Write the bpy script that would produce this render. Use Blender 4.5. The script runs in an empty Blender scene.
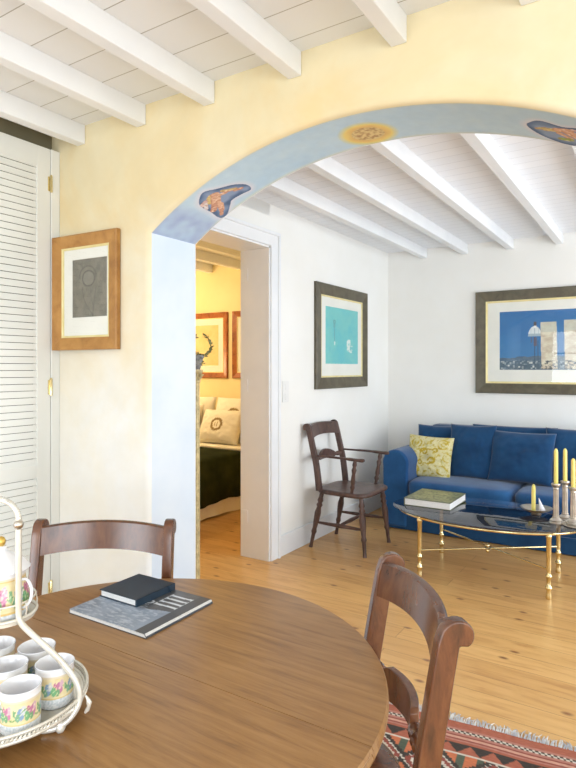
import bpy, bmesh, math, random
from mathutils import Vector, Matrix, Euler, noise
random.seed(7)
PI = math.pi
sc = bpy.context.scene
COL = sc.collection

# ---------------------------------------------------------------- helpers
def root(name, label, cat, loc=(0, 0, 0), rz=0, group=None):
    o = bpy.data.objects.new(name, None); COL.objects.link(o)
    o.empty_display_size = .1
    o.location = loc; o.rotation_euler = (0, 0, rz)
    o['label'] = label; o['category'] = cat
    if group: o['group'] = group
    return o

def tag(o, label, cat, group=None):
    o['label'] = label; o['category'] = cat
    if group: o['group'] = group
    return o

def tf(bm, vs, M):
    bmesh.ops.transform(bm, matrix=M, verts=vs)

class MB:
    def __init__(s): s.bm = bmesh.new()
    def box(s, x0, x1, y0, y1, z0, z1, M=None):
        r = bmesh.ops.create_cube(s.bm, size=1)['verts']
        tf(s.bm, r, Matrix.Translation(((x0+x1)/2, (y0+y1)/2, (z0+z1)/2)) @ Matrix.Diagonal((abs(x1-x0), abs(y1-y0), abs(z1-z0), 1)))
        if M: tf(s.bm, r, M)
        return s
    def ring(s, pts): return [s.bm.verts.new(p) for p in pts]
    def skin(s, rings, cap=True, closed=True, loop=False):
        n = len(rings[0]); m = len(rings)
        for i in range(m if loop else m-1):
            a, b = rings[i], rings[(i+1) % m]
            for j in range(n if closed else n-1):
                k = (j+1) % n
                try: s.bm.faces.new((a[j], a[k], b[k], b[j]))
                except ValueError: pass
        if cap and not loop and closed:
            for r in (rings[0][::-1], rings[-1]):
                try: s.bm.faces.new(r)
                except ValueError: pass
        return s
    def lathe(s, prof, c=(0, 0, 0), n=24, M=None, cap=True):
        rings = [s.ring([(c[0]+r*math.cos(2*PI*j/n), c[1]+r*math.sin(2*PI*j/n), c[2]+z) for j in range(n)]) for r, z in prof]
        s.skin(rings, cap)
        if M:
            tf(s.bm, [v for r in rings for v in r], M)
        return s
    def lathe_dir(s, p0, p1, prof, n=12):
        """prof: (t 0..1, r) turned along p0-p1"""
        p0 = Vector(p0); p1 = Vector(p1); d = (p1-p0)
        q = d.to_track_quat('Z', 'Y')
        rings = []
        for t, r in prof:
            c = p0 + d*t
            rings.append(s.ring([c + q @ Vector((r*math.cos(2*PI*j/n), r*math.sin(2*PI*j/n), 0)) for j in range(n)]))
        return s.skin(rings)
    def tube(s, pts, r, n=8, loop=False, flat=1.0):
        pts = [Vector(p) for p in pts]; rings = []
        m = len(pts); up = None
        for i, p in enumerate(pts):
            if loop: t = pts[(i+1) % m]-pts[i-1]
            else: t = pts[min(i+1, m-1)]-pts[max(i-1, 0)]
            t.normalize()
            if up is None:
                up = Vector((0, 0, 1)) if abs(t.z) < .9 else Vector((1, 0, 0))
            a = t.cross(up); a.normalize(); b = a.cross(t); b.normalize(); up = b
            rr = r[i] if isinstance(r, (list, tuple)) else r
            rings.append(s.ring([p + a*rr*math.cos(2*PI*j/n) + b*rr*flat*math.sin(2*PI*j/n) for j in range(n)]))
        return s.skin(rings, True, True, loop)
    def prism(s, poly, axis, a, b, M=None):
        """extrude a 2D polygon along an axis"""
        def P(u, v, w):
            return {'x': (w, u, v), 'y': (u, w, v), 'z': (u, v, w)}[axis]
        A = s.ring([P(u, v, a) for u, v in poly]); B = s.ring([P(u, v, b) for u, v in poly])
        s.skin([A, B])
        if M: tf(s.bm, A+B, M)
        return s
    def sphere(s, c, r, n=16, sc3=(1, 1, 1)):
        v = bmesh.ops.create_uvsphere(s.bm, u_segments=n, v_segments=max(6, n//2), radius=r)['verts']
        tf(s.bm, v, Matrix.Translation(c) @ Matrix.Diagonal((*sc3, 1)))
        return s
    def build(s, name, m, parent=None, smooth=None, bevel=0, seg=2, kind=None, label=None):
        bmesh.ops.recalc_face_normals(s.bm, faces=s.bm.faces)
        me = bpy.data.meshes.new(name); s.bm.to_mesh(me); s.bm.free()
        me.materials.append(m)
        o = bpy.data.objects.new(name, me); COL.objects.link(o)
        if parent: o.parent = parent
        if smooth:
            for p in me.polygons: p.use_smooth = True
            a = math.radians(smooth)
            bm = bmesh.new(); bm.from_mesh(me)
            for e in bm.edges:
                if len(e.link_faces) == 2 and e.calc_face_angle(0) > a: e.smooth = False
            bm.to_mesh(me); bm.free()
        if bevel:
            b = o.modifiers.new('bev', 'BEVEL'); b.width = bevel; b.segments = seg; b.limit_method = 'ANGLE'; b.angle_limit = .6
            for p in me.polygons: p.use_smooth = True
            w = o.modifiers.new('wn', 'WEIGHTED_NORMAL'); w.keep_sharp = True
        if kind: o['kind'] = kind
        if label: o['label'] = label
        return o

def painted(name, nu, nv, pos, colf, m, parent=None, thick=None):
    """grid sheet: pos(u,v)->xyz, colf(u,v)->rgb"""
    vs = []; cs = []
    for j in range(nv+1):
        for i in range(nu+1):
            u, v = i/nu, j/nv
            vs.append(pos(u, v)); cs.append(colf(u, v))
    fs = [(j*(nu+1)+i, j*(nu+1)+i+1, (j+1)*(nu+1)+i+1, (j+1)*(nu+1)+i) for j in range(nv) for i in range(nu)]
    me = bpy.data.meshes.new(name); me.from_pydata(vs, [], fs)
    at = me.color_attributes.new('paint', 'FLOAT_COLOR', 'POINT')
    flat = []
    for c in cs: flat += [lin(c[0]), lin(c[1]), lin(c[2]), 1.0]
    at.data.foreach_set('color', flat)
    me.materials.append(m)
    for p in me.polygons: p.use_smooth = True
    o = bpy.data.objects.new(name, me); COL.objects.link(o)
    if parent: o.parent = parent
    return o

def lin(c):
    c = c/255.0 if c > 1.0 else c
    return c/12.92 if c <= .04045 else ((c+.055)/1.055)**2.4
def rgb(h):
    return (lin(h[0]/255), lin(h[1]/255), lin(h[2]/255), 1)
def mixc(a, b, t):
    t = max(0, min(1, t)); return tuple(a[i]*(1-t)+b[i]*t for i in range(3))

# ---------------------------------------------------------------- materials
def newmat(name):
    m = bpy.data.materials.new(name); m.use_nodes = True
    return m, m.node_tree.nodes, m.node_tree.links, m.node_tree.nodes['Principled BSDF']

def coords(N, L, space='Object', scale=(1, 1, 1), rot=(0, 0, 0)):
    tc = N.new('ShaderNodeTexCoord'); mp = N.new('ShaderNodeMapping')
    mp.inputs['Scale'].default_value = scale; mp.inputs['Rotation'].default_value = rot
    if space == 'World':
        g = N.new('ShaderNodeNewGeometry'); L.new(g.outputs['Position'], mp.inputs[0])
    else: L.new(tc.outputs[space], mp.inputs[0])
    return mp.outputs[0]

def ramp(N, L, src, stops):
    r = N.new('ShaderNodeValToRGB'); L.new(src, r.inputs[0])
    e = r.color_ramp.elements
    e[0].position = stops[0][0]; e[0].color = stops[0][1]
    e[1].position = stops[-1][0]; e[1].color = stops[-1][1]
    for p, c in stops[1:-1]:
        x = e.new(p); x.color = c
    return r.outputs[0]

def mix(N, L, f, a, b, mode='MIX'):
    x = N.new('ShaderNodeMix'); x.data_type = 'RGBA'; x.blend_type = mode
    for k, v in ((0, f), (6, a), (7, b)):
        if hasattr(v, 'links'): L.new(v, x.inputs[k])
        else: x.inputs[k].default_value = v
    return x.outputs[2]

def noise_t(N, L, vec, sc_, det=4, rough=.55, dist=0):
    n = N.new('ShaderNodeTexNoise'); n.inputs['Scale'].default_value = sc_
    n.inputs['Detail'].default_value = det; n.inputs['Roughness'].default_value = rough
    n.inputs['Distortion'].default_value = dist
    L.new(vec, n.inputs['Vector']); return n.outputs['Fac']

def bump(N, L, B, h, st=.2, d=.01):
    b = N.new('ShaderNodeBump'); b.inputs['Strength'].default_value = st; b.inputs['Distance'].default_value = d
    L.new(h, b.inputs['Height']); L.new(b.outputs[0], B.inputs['Normal'])

def mat(name, c1, c2=None, rough=.6, metal=0, scale=4, space='Object', stretch=(1, 1, 1), bst=0, bsc=40, spec=.5, coat=0, sheen=0, det=4, lo=.35, hi=.65):
    m, N, L, B = newmat(name)
    B.inputs['Roughness'].default_value = rough; B.inputs['Metallic'].default_value = metal
    B.inputs['Specular IOR Level'].default_value = spec
    B.inputs['Coat Weight'].default_value = coat; B.inputs['Coat Roughness'].default_value = .08
    B.inputs['Sheen Weight'].default_value = sheen
    v = coords(N, L, space, stretch)
    if c2 is None: c2 = tuple(x*.94 for x in c1)
    n = noise_t(N, L, v, scale, det)
    L.new(ramp(N, L, n, [(lo, rgb(c1)), (hi, rgb(c2))]), B.inputs['Base Color'])
    if bst: bump(N, L, B, noise_t(N, L, v, bsc, 3), bst, .004)
    return m

def paint_mat(name, rough=.5, spec=.5, bst=0, bsc=200, coat=0):
    m, N, L, B = newmat(name)
    a = N.new('ShaderNodeVertexColor'); a.layer_name = 'paint'
    v = coords(N, L, 'Object')
    n = noise_t(N, L, v, 30, 4)
    c = mix(N, L, .12, a.outputs[0], ramp(N, L, n, [(.3, (.55, .55, .55, 1)), (.7, (1, 1, 1, 1))]), 'MULTIPLY')
    L.new(c, B.inputs['Base Color'])
    B.inputs['Roughness'].default_value = rough; B.inputs['Specular IOR Level'].default_value = spec
    B.inputs['Coat Weight'].default_value = coat
    if bst: bump(N, L, B, noise_t(N, L, v, bsc, 2), bst, .003)
    return m

M = {}
M['white_paint'] = mat('white_paint', (240, 242, 243), (234, 236, 238), .55, scale=2.5, space='World', bst=.05)
M['white_gloss'] = mat('white_gloss', (238, 240, 242), (230, 233, 236), .35, scale=2.5, space='World')
M['bone_wall'] = mat('bone_wall', (243, 243, 240), (238, 237, 232), .8, scale=1.3, space='World', bst=.12, bsc=9)
M['shutter_white'] = mat('shutter_white', (234, 235, 230), (226, 228, 223), .45, scale=2, space='World')
M['header_shade'] = mat('header_shade', (128, 122, 98), (116, 110, 88), .8, scale=3)  # tone of the shade above the shutters, held in the colour
M['dark_backing'] = mat('dark_backing', (70, 60, 46), (56, 48, 36), .8, scale=3)
M['bedroom_wall'] = mat('bedroom_wall', (240, 224, 176), (234, 214, 160), .8, scale=1.5, space='World', bst=.08, bsc=9)

# yellow lime wash with ochre patches; paling lower down is partly painted-in daylight
def wash():
    m, N, L, B = newmat('yellow_limewash')
    v = coords(N, L, 'World')
    n1 = noise_t(N, L, v, 1.7, 5, .6, .6); n2 = noise_t(N, L, v, 6, 4)
    base = ramp(N, L, n1, [(.3, rgb((229, 219, 188))), (.5, rgb((228, 215, 178))), (.72, rgb((229, 207, 158)))])
    pale = ramp(N, L, n1, [(.35, rgb((238, 240, 240))), (.75, rgb((240, 236, 222)))])
    sx = N.new('ShaderNodeSeparateXYZ'); L.new(v, sx.inputs[0])
    mr = N.new('ShaderNodeMapRange'); mr.inputs[1].default_value = 1.0; mr.inputs[2].default_value = 2.2
    ad = N.new('ShaderNodeMath'); ad.operation = 'MULTIPLY_ADD'; ad.inputs[1].default_value = .9; L.new(n1, ad.inputs[0]); 
    su = N.new('ShaderNodeMath'); su.operation = 'SUBTRACT'; su.inputs[1].default_value = .45; L.new(sx.outputs[2], su.inputs[0])
    L.new(su.outputs[0], ad.inputs[2]); L.new(ad.outputs[0], mr.inputs[0])
    c = mix(N, L, mr.outputs[0], pale, base)
    c = mix(N, L, .25, c, ramp(N, L, n2, [(.3, rgb((226, 220, 205))), (.7, (1, 1, 1, 1))]), 'MULTIPLY')
    L.new(c, B.inputs['Base Color']); B.inputs['Roughness'].default_value = .85
    bump(N, L, B, noise_t(N, L, v, 7, 3), .2, .01)
    return m
M['wash'] = wash()
M['pale_blue'] = mat('pale_blue', (220, 228, 235), (206, 218, 231), .8, scale=2.2, space='World', bst=.12, bsc=8)

def pine():
    m, N, L, B = newmat('pine_floor')
    v = coords(N, L, 'World')
    br = N.new('ShaderNodeTexBrick'); L.new(v, br.inputs[0])
    br.offset = .37; br.inputs['Scale'].default_value = 1; br.inputs['Brick Width'].default_value = 3.1
    br.inputs['Row Height'].default_value = .14; br.inputs['Mortar Size'].default_value = .0012
    br.inputs['Mortar Smooth'].default_value = .3; br.inputs['Bias'].default_value = 0
    br.inputs['Color1'].default_value = rgb((226, 182, 118)); br.inputs['Color2'].default_value = rgb((208, 160, 98))
    br.inputs['Mortar'].default_value = rgb((150, 106, 62))
    v2 = coords(N, L, 'World', (1.1, 9, 1))
    n1 = noise_t(N, L, v2, 3.0, 6, .6, .8)
    c = mix(N, L, .5, br.outputs['Color'], ramp(N, L, n1, [(.32, rgb((198, 158, 108))), (.5, rgb((240, 232, 218))), (.7, (1, 1, 1, 1))]), 'MULTIPLY')
    v3 = coords(N, L, 'World', (.7, 1.3, 1))
    vo = N.new('ShaderNodeTexVoronoi'); vo.voronoi_dimensions = '2D'; vo.inputs['Scale'].default_value = 3.4; L.new(v3, vo.inputs['Vector'])
    k = ramp(N, L, vo.outputs['Distance'], [(0, (1, 1, 1, 1)), (.03, (.75, .75, .75, 1)), (.07, (0, 0, 0, 1))])
    c = mix(N, L, k, c, rgb((128, 78, 42)))
    L.new(c, B.inputs['Base Color'])
    B.inputs['Roughness'].default_value = .3; B.inputs['Specular IOR Level'].default_value = .5
    bump(N, L, B, br.outputs['Fac'], -.25, .002)
    return m
M['pine'] = pine()

def darkwood(name, c1, c2, c3, rough, st=(1, 12, 12), spec=.5, sc_=4, coat=0, space='Object'):
    m, N, L, B = newmat(name)
    v = coords(N, L, space, st)
    n1 = noise_t(N, L, v, sc_, 7, .65, .5)
    v2 = coords(N, L, space, (1, 1, 1)); n2 = noise_t(N, L, v2, 3, 3)
    c = ramp(N, L, n1, [(.28, rgb(c3)), (.5, rgb(c1)), (.75, rgb(c2))])
    c = mix(N, L, .5, c, ramp(N, L, n2, [(.3, rgb((205, 190, 175))), (.6, (1, 1, 1, 1))]), 'MULTIPLY')
    L.new(c, B.inputs['Base Color'])
    B.inputs['Roughness'].default_value = rough; B.inputs['Specular IOR Level'].default_value = spec
    B.inputs['Coat Weight'].default_value = coat; B.inputs['Coat Roughness'].default_value = .2
    bump(N, L, B, n1, .08, .002)
    return m
M['table_wood'] = darkwood('table_oak', (158, 116, 68), (176, 134, 84), (126, 88, 50), .28, (1.2, 16, 16), space='World')
M['chair_wood'] = darkwood('mahogany', (104, 62, 38), (128, 82, 50), (62, 38, 27), .26, (7, 7, 2), coat=.5)
M['chair_dark'] = darkwood('dark_elm', (86, 64, 58), (112, 84, 72), (56, 40, 38), .38, (6, 6, 2))
M['frame_oak'] = darkwood('honey_oak', (182, 132, 68), (196, 148, 84), (158, 108, 52), .45, (3, 3, 3))
M['frame_olive'] = darkwood('olive_grey_frame', (92, 86, 68), (106, 98, 78), (76, 70, 56), .4, (3, 3, 3))
M['frame_brown'] = darkwood('walnut_frame', (164, 92, 44), (188, 116, 60), (120, 62, 30), .35, (3, 3, 3))
M['gilt'] = mat('gilt', (222, 190, 104), (196, 160, 78), .35, .85, 12)
M['brass'] = mat('brass', (238, 224, 178), (224, 206, 152), .2, 1, 9)
M['slip'] = mat('gilt_slip', (234, 222, 168), (224, 208, 146), .45, .2, 12)
M['silver'] = mat('silver', (216, 210, 200), (190, 183, 172), .28, 1, 14)
M['pearl'] = mat('cream_enamel', (234, 232, 224), (218, 212, 198), .25, .35, 20)
M['mat_board'] = mat('mat_board', (244, 242, 236), (238, 236, 230), .7, scale=5)
M['porcelain'] = mat('porcelain', (240, 240, 244), (234, 235, 240), .15, scale=5, spec=.6)
M['page'] = mat('pages', (240, 240, 238), (222, 222, 222), .7, scale=60, stretch=(1, 1, 12))
M['navy_cover'] = mat('navy_cover', (26, 50, 68), (20, 42, 60), .42, scale=30, bst=.1, bsc=300)
M['wax'] = mat('yellow_wax', (246, 230, 138), (240, 220, 116), .45, scale=6)
M['wax'].node_tree.nodes['Principled BSDF'].inputs['Subsurface Weight'].default_value = .15
M['wick'] = mat('wick', (60, 50, 40), (30, 26, 22), .9)
M['sofa'] = mat('blue_cotton', (36, 88, 138), (26, 72, 120), .85, scale=5, bst=.35, bsc=16, sheen=.25, spec=.2)
M['sofa_dark'] = mat('deep_blue_cotton', (24, 72, 114), (18, 58, 96), .85, scale=5, bst=.35, bsc=14, sheen=.25, spec=.2)
M['bed_green'] = mat('dark_green_blanket', (52, 58, 30), (38, 44, 22), .95, scale=6, bst=.3, bsc=40, spec=.1)
M['linen'] = mat('linen', (240, 234, 218), (230, 222, 202), .85, scale=4, bst=.3, bsc=10)
M['leaf'] = mat('olive_leaf', (124, 130, 88), (86, 98, 66), .6, scale=30)
M['stone_pot'] = mat('aged_pot', (150, 148, 142), (116, 112, 112), .7, scale=40, bst=.4, bsc=90)
M['aged_gilt'] = mat('aged_gilt_paint', (214, 196, 146), (176, 160, 118), .5, .3, scale=40, bst=.2, bsc=80)
M['switch'] = mat('switch_plastic', (238, 238, 236), (232, 232, 230), .3)
M['dark_gap'] = mat('dark_gap', (60, 50, 40), (44, 36, 30), .7)
M['paint'] = paint_mat('painted_paper', .6)
M['fresco'] = paint_mat('fresco_plaster', .85, .3, .12, 12)
M['china_paint'] = paint_mat('painted_china', .18, .6)
M['weave'] = paint_mat('woven_wool', .95, .1, .5, 260)
M['cover'] = paint_mat('printed_cover', .32, .5)
M['ceil_shade'] = mat('brown_glass', (40, 40, 40))

def pane_mat(name, tint, f0=.04):
    m = bpy.data.materials.new(name); m.use_nodes = True
    N, L = m.node_tree.nodes, m.node_tree.links; N.clear()
    o = N.new('ShaderNodeOutputMaterial'); mx = N.new('ShaderNodeMixShader')
    t = N.new('ShaderNodeBsdfTransparent'); g = N.new('ShaderNodeBsdfGlossy'); f = N.new('ShaderNodeLayerWeight')
    f.inputs[0].default_value = .5
    t.inputs[0].default_value = tint; g.inputs['Roughness'].default_value = .01
    p = N.new('ShaderNodeMath'); p.operation = 'POWER'; p.inputs[1].default_value = 5; L.new(f.outputs['Facing'], p.inputs[0])
    mu = N.new('ShaderNodeMath'); mu.operation = 'MULTIPLY_ADD'; mu.inputs[1].default_value = 1-f0; mu.inputs[2].default_value = f0; L.new(p.outputs[0], mu.inputs[0])
    L.new(mu.outputs[0], mx.inputs[0]); L.new(t.outputs[0], mx.inputs[1]); L.new(g.outputs[0], mx.inputs[2]); L.new(mx.outputs[0], o.inputs[0])
    return m
M['pane'] = pane_mat('picture_glass', (.97, .98, .97, 1))
M['smoked'] = pane_mat('smoked_table_glass', (.62, .62, .65, 1), .15)

def boards(name, horizontal, width, c1, c2, line):
    """painted ceiling boards running along X"""
    m, N, L, B = newmat(name)
    v = coords(N, L, 'World')
    br = N.new('ShaderNodeTexBrick'); L.new(v, br.inputs[0]); br.offset = .5
    br.inputs['Scale'].default_value = 1; br.inputs['Brick Width'].default_value = 40; br.inputs['Row Height'].default_value = width
    br.inputs['Mortar Size'].default_value = .0022; br.inputs['Mortar Smooth'].default_value = .2
    br.inputs['Color1'].default_value = rgb(c1); br.inputs['Color2'].default_value = rgb(c2); br.inputs['Mortar'].default_value = rgb(line)
    L.new(br.outputs['Color'], B.inputs['Base Color']); B.inputs['Roughness'].default_value = .55
    bump(N, L, B, br.outputs['Fac'], -.5, .004)
    return m
M['boards'] = boards('ceiling_boards', 1, .16, (236, 238, 238), (231, 233, 234), (170, 168, 158))
M['boards_far'] = boards('beadboard', 1, .11, (242, 244, 248), (238, 241, 246), (212, 215, 220))

# ---------------------------------------------------------------- room shell
HC = 2.535
def S(name, mb, m, **k): return mb.build(name, m, kind='structure', **k)
S('floor', MB().box(-6, 3.2, -2.4, 5.8, -.06, 0), M['pine'])
S('ceiling', MB().box(-3.1, 3.2, -2.4, 2.0, HC, HC+.08), M['boards'])
S('ceiling.001', MB().box(-2.48, 3.2, 2.0, 5.8, HC, HC+.08), M['boards_far'])
S('ceiling.002', MB().box(-6, -2.48, 2.0, 5.4, HC, HC+.08), M['boards_far'])

# arch wall
AX, AR, AZ, Y0, Y1 = -.96, 1.693, .571, 1.84, 2.16
half = .953
TM = math.asin(half/AR)
def arc(t, r=AR): return (AX+r*math.sin(t), AZ+r*math.cos(t))
NA = 64
ts = [-TM+2*TM*i/NA for i in range(NA+1)]
def profile(off):
    """opening outline (x,z) grown by off, from left foot to right foot"""
    p = [(AX-half-off, 0), (AX-half-off, AZ+AR*math.cos(TM)*.5), (AX-half-off, AZ+AR*math.cos(TM)*.9)]
    for i, t in enumerate(ts):
        if i == 0: p.append((AX-half-off, arc(t)[1]+off*.35))
        elif i == NA: p.append((AX+half+off, arc(t)[1]+off*.35))
        else: p.append(arc(t, AR+off))
    p += [(AX+half+off, AZ+AR*math.cos(TM)*.9), (AX+half+off, AZ+AR*math.cos(TM)*.5), (AX+half+off, 0)]
    return p
mb = MB(); bm = mb.bm
XL, XR = -2.62, 3.2
def face_side(Y, off, steps):
    """flat face with arched hole then rounded arris towards the soffit"""
    pr = profile(off)
    A = [bm.verts.new((x, Y, z)) for x, z in pr]
    # sheet from opening to border
    top = []
    for i, (x, z) in enumerate(pr):
        if i < 3: top.append(bm.verts.new((XL, Y, z)))
        elif i > len(pr)-4: top.append(bm.verts.new((XR, Y, z)))
        elif i == 3: top.append(bm.verts.new((XL, Y, HC+.02)))
        elif i == len(pr)-4: top.append(bm.verts.new((XR, Y, HC+.02)))
        else: top.append(bm.verts.new((x, Y, HC+.02)))
    for i in range(len(pr)-1):
        if i == 2:
            bm.faces.new((A[2], A[3], top[3], top[2])); continue
        bm.faces.new((A[i], A[i+1], top[i+1], top[i]))
    prev = A
    for k in range(1, steps+1):
        a = PI/2*k/steps
        o_ = off*(1-math.sin(a)); dy = off*(1-math.cos(a))
        yy = Y+dy if Y < 2 else Y-dy
        R_ = [bm.verts.new((x, yy, z)) for x, z in profile(o_)]
        for i in range(len(pr)-1): bm.faces.new((prev[i], prev[i+1], R_[i+1], R_[i]))
        prev = R_
face_side(Y0, .022, 5)
aw = S('wall_arch', mb, M['wash'], smooth=50)
mb = MB(); bm = mb.bm
face_side(Y1, .012, 3)
mb.build('rear_face', M['bone_wall'], aw, smooth=50, label='white rear face of the arch wall')
# jambs (pale blue)
zs = AZ+AR*math.cos(TM)
mb = MB()
for x in (AX-half, AX+half):
    a = mb.ring([(x, Y0+.022, 0), (x, Y0+.022, zs), (x, Y1-.012, zs), (x, Y1-.012, 0)]); mb.bm.faces.new(a)
mb.build('jamb', M['pale_blue'], aw, label='pale blue painted jambs of the arch')

# frescoed soffit
BLOB = [(-.739, 1.913), (-.703, 1.905), (-.661, 1.943), (-.603, 1.99), (-.575, 2.045), (-.590, 2.095), (-.640, 2.085), (-.69, 2.078), (-.72, 2.10), (-.78, 2.145), (-.815, 2.13), (-.80, 2.05), (-.785, 1.96)]
BLOB2 = [(.600, 2.02), (.615, 1.985), (.655, 1.955), (.72, 1.975), (.78, 1.955), (.86, 1.98), (.90, 2.06), (.86, 2.13), (.78, 2.12), (.72, 2.15), (.665, 2.13), (.62, 2.08)]
def smooth_poly(P_):
    n = len(P_); out = []
    for i in range(n):
        p0, p1, p2, p3 = [Vector(P_[(i+k_) % n]) for k_ in (-1, 0, 1, 2)]
        for j in range(5):
            t = j/5; out.append(tuple(.5*((2*p1)+(-p0+p2)*t+(2*p0-5*p1+4*p2-p3)*t*t+(-p0+3*p1-3*p2+p3)*t**3)))
    return out
BLOB = smooth_poly(BLOB); BLOB2 = smooth_poly(BLOB2)
def inpoly(p, poly):
    c = False; n = len(poly); dmin = 9
    for i in range(n):
        a, b = poly[i], poly[(i+1) % n]
        if (a[1] > p[1]) != (b[1] > p[1]) and p[0] < (b[0]-a[0])*(p[1]-a[1])/(b[1]-a[1])+a[0]: c = not c
        vx, vy = b[0]-a[0], b[1]-a[1]
        t = max(0, min(1, ((p[0]-a[0])*vx+(p[1]-a[1])*vy)/(vx*vx+vy*vy)))
        dmin = min(dmin, math.hypot(p[0]-a[0]-t*vx, p[1]-a[1]-t*vy))
    return dmin if c else -dmin
def strokes(p, segs):
    best = None
    for (a, b, r, col) in segs:
        vx, vy = b[0]-a[0], b[1]-a[1]; L2 = vx*vx+vy*vy or 1e-9
        t = max(0, min(1, ((p[0]-a[0])*vx+(p[1]-a[1])*vy)/L2))
        d = math.hypot(p[0]-a[0]-t*vx, p[1]-a[1]-t*vy)
        if d < r: best = mixc(col, (150, 84, 56), max(0, d/r-.6)*.7)
    return best
SK = (216, 172, 142); SK2 = (200, 150, 124); CL = (206, 176, 170)
FIG = [((-.745, 1.985), (-.715, 1.965), .020, (212, 188, 120)), ((-.70, 1.965), (-.695, 1.97), .017, SK),
       ((-.715, 1.99), (-.745, 2.03), .024, SK), ((-.75, 2.03), (-.785, 2.05), .017, SK2), ((-.735, 2.045), (-.765, 2.09), .014, SK),
       ((-.765, 2.09), (-.79, 2.115), .010, SK2), ((-.70, 1.99), (-.66, 2.00), .010, SK), ((-.66, 2.0), (-.63, 2.015), .008, SK2),
       ((-.755, 1.965), (-.79, 1.975), .012, CL), ((-.77, 1.98), (-.79, 2.01), .010, (220, 214, 214)),
       ((-.665, 1.975), (-.62, 2.02), .008, (196, 176, 120)), ((-.63, 2.03), (-.605, 2.045), .009, SK2)]
FIG2 = [((.66, 2.03), (.70, 2.02), .016, (206, 190, 120)), ((.70, 2.015), (.735, 2.0), .018, SK), ((.735, 2.02), (.775, 2.06), .024, SK),
        ((.775, 2.07), (.82, 2.09), .016, SK2), ((.70, 2.045), (.735, 2.075), .010, SK), ((.70, 2.10), (.73, 2.09), .014, (150, 172, 92)),
        ((.80, 2.03), (.84, 2.01), .013, SK), ((.75, 1.985), (.80, 1.99), .009, CL), ((.66, 2.02), (.63, 2.035), .008, (196, 176, 120))]
def soffit_col(s, y):
    n = noise.noise(Vector((s*3, y*5, 0))); n2 = noise.noise(Vector((s*22, y*22, 3)))
    c = mixc((178, 204, 222), (198, 216, 224), .5+.7*n+.25*n2)
    # edges fade to cream
    e = min(y-Y0, Y1-y)
    c = mixc((214, 210, 190), c, e/.035)
    # cloudy lilac patch near left springing
    w = max(0, min(1, (-.80-s)/.07))*(.55+.5*n2+.4*noise.noise(Vector((s*9, y*9, 8))))
    c = mixc(c, (158, 172, 206), w)
    for poly, figs in ((BLOB, FIG), (BLOB2, FIG2)):
        if not (poly[0][0]-.25 < s < poly[0][0]+.45): continue
        d = inpoly((s, y), poly)
        if d > -.03: c = mixc(c, (214, 214, 222), 1-abs(min(0, d))/.03)
        if d > 0:
            q = mixc((84, 104, 134), (140, 156, 182), d/.035+.8*n2)
            c = q
            f = strokes((s+.004*n2, y+.004*noise.noise(Vector((s*40, y*40, 1)))), figs)
            if f: c = mixc(mixc(f, (246, 222, 196), 1.1*max(0, noise.noise(Vector((s*70, y*70, 5))))), (168, 104, 78), .9*max(0, noise.noise(Vector((s*90, y*90, 11)))))
    # gold sun medallion
    dx, dy = (s-.012)/.088, (y-2.045)/.085; r = math.hypot(dx, dy)
    if r < 1.35:
        c = mixc((232, 208, 120), c, (r-1.0)/.35 if r > 1 else 0)
        if r < 1: c = mixc((214, 168, 108), (230, 204, 124), (r-.55)/.45+.3*n2)
        if r < .72:
            k = noise.noise(Vector((s*55, y*55, 2)))+.6*noise.noise(Vector((s*110, y*110, 4)))
            c = mixc((220, 196, 140), (176, 138, 92), .35+1.3*k)
    return c
NS = 560
def spos(u, v):
    t = -TM+2*TM*u; y = Y0+.022+(Y1-.012-Y0-.022)*v
    x, z = arc(t); return (x, y, z)
painted('soffit', NS*2, 130, spos, lambda u, v: soffit_col(AR*(-TM+2*TM*u), Y0+.022+(Y1-.034-Y0)*v), M['fresco'], aw)['label'] = 'pale blue soffit painted with cherubs and a gold medallion'

# left wall of the dining room: opening filled by louvred shutters
mb = MB()
mb.box(-2.66, -2.56, -2.4, .85, 0, HC); mb.box(-2.66, -2.56, 1.79, 1.84, 0, 2.444).box(-2.66, -2.60, .85, 1.8395, 2.444, HC)
S('wall_left', mb, M['white_paint'])
S('wall_left_shade_strip', MB().box(-2.5995, -2.592, .85, 1.8395, 2.446, HC-.0005), M['header_shade'])  # dark sheet added where the wall above the shutters lies in shade
S('wall_added_niche', MB().box(-3.08, -3.02, .7, 1.84, 0, HC).box(-3.02, -2.66, .72, .78, 0, HC).box(-3.02, -2.66, 1.80, 1.84, 0, HC), M['dark_backing'])  # niche added behind the louvers, coloured dark so their gaps read as shade
S('trim_1', MB().box(-2.56, -2.528, 1.79, 1.8395, 0, 2.444), M['shutter_white'], bevel=.003)
# rear and right walls with window openings (behind / beside the viewer)
def wall_open(name, axis, a0, a1, b0, b1, holes, m):
    """wall slab; a = along axis, b = thickness; holes (lo,hi,z0,z1) sorted"""
    mb = MB()
    def bx(l, h_, z0, z1):
        if h_-l < 1e-4 or z1-z0 < 1e-4: return
        if axis == 'x': mb.box(l, h_, b0, b1, z0, z1)
        else: mb.box(b0, b1, l, h_, z0, z1)
    p = a0
    for (l, h_, z0, z1) in holes:
        bx(p, l, 0, HC); bx(l, h_, 0, z0); bx(l, h_, z1, HC); p = h_
    bx(p, a1, 0, HC)
    return S(name, mb, m)
wall_open('wall_rear', 'x', -2.66, 3.2, -2.32, -2.2, [(-2.0, -.9, .1, 2.2), (.1, 2.4, .7, 2.25)], M['wash'])
wall_open('wall_right', 'y', -2.4, 1.84, 3.0, 3.12, [(-1.6, 1.2, .3, 2.3)], M['wash'])
wall_open('wall_far_right', 'y', 2.16, 5.7, 2.3, 2.42, [(2.6, 5.0, .3, 2.3)], M['bone_wall'])
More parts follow.
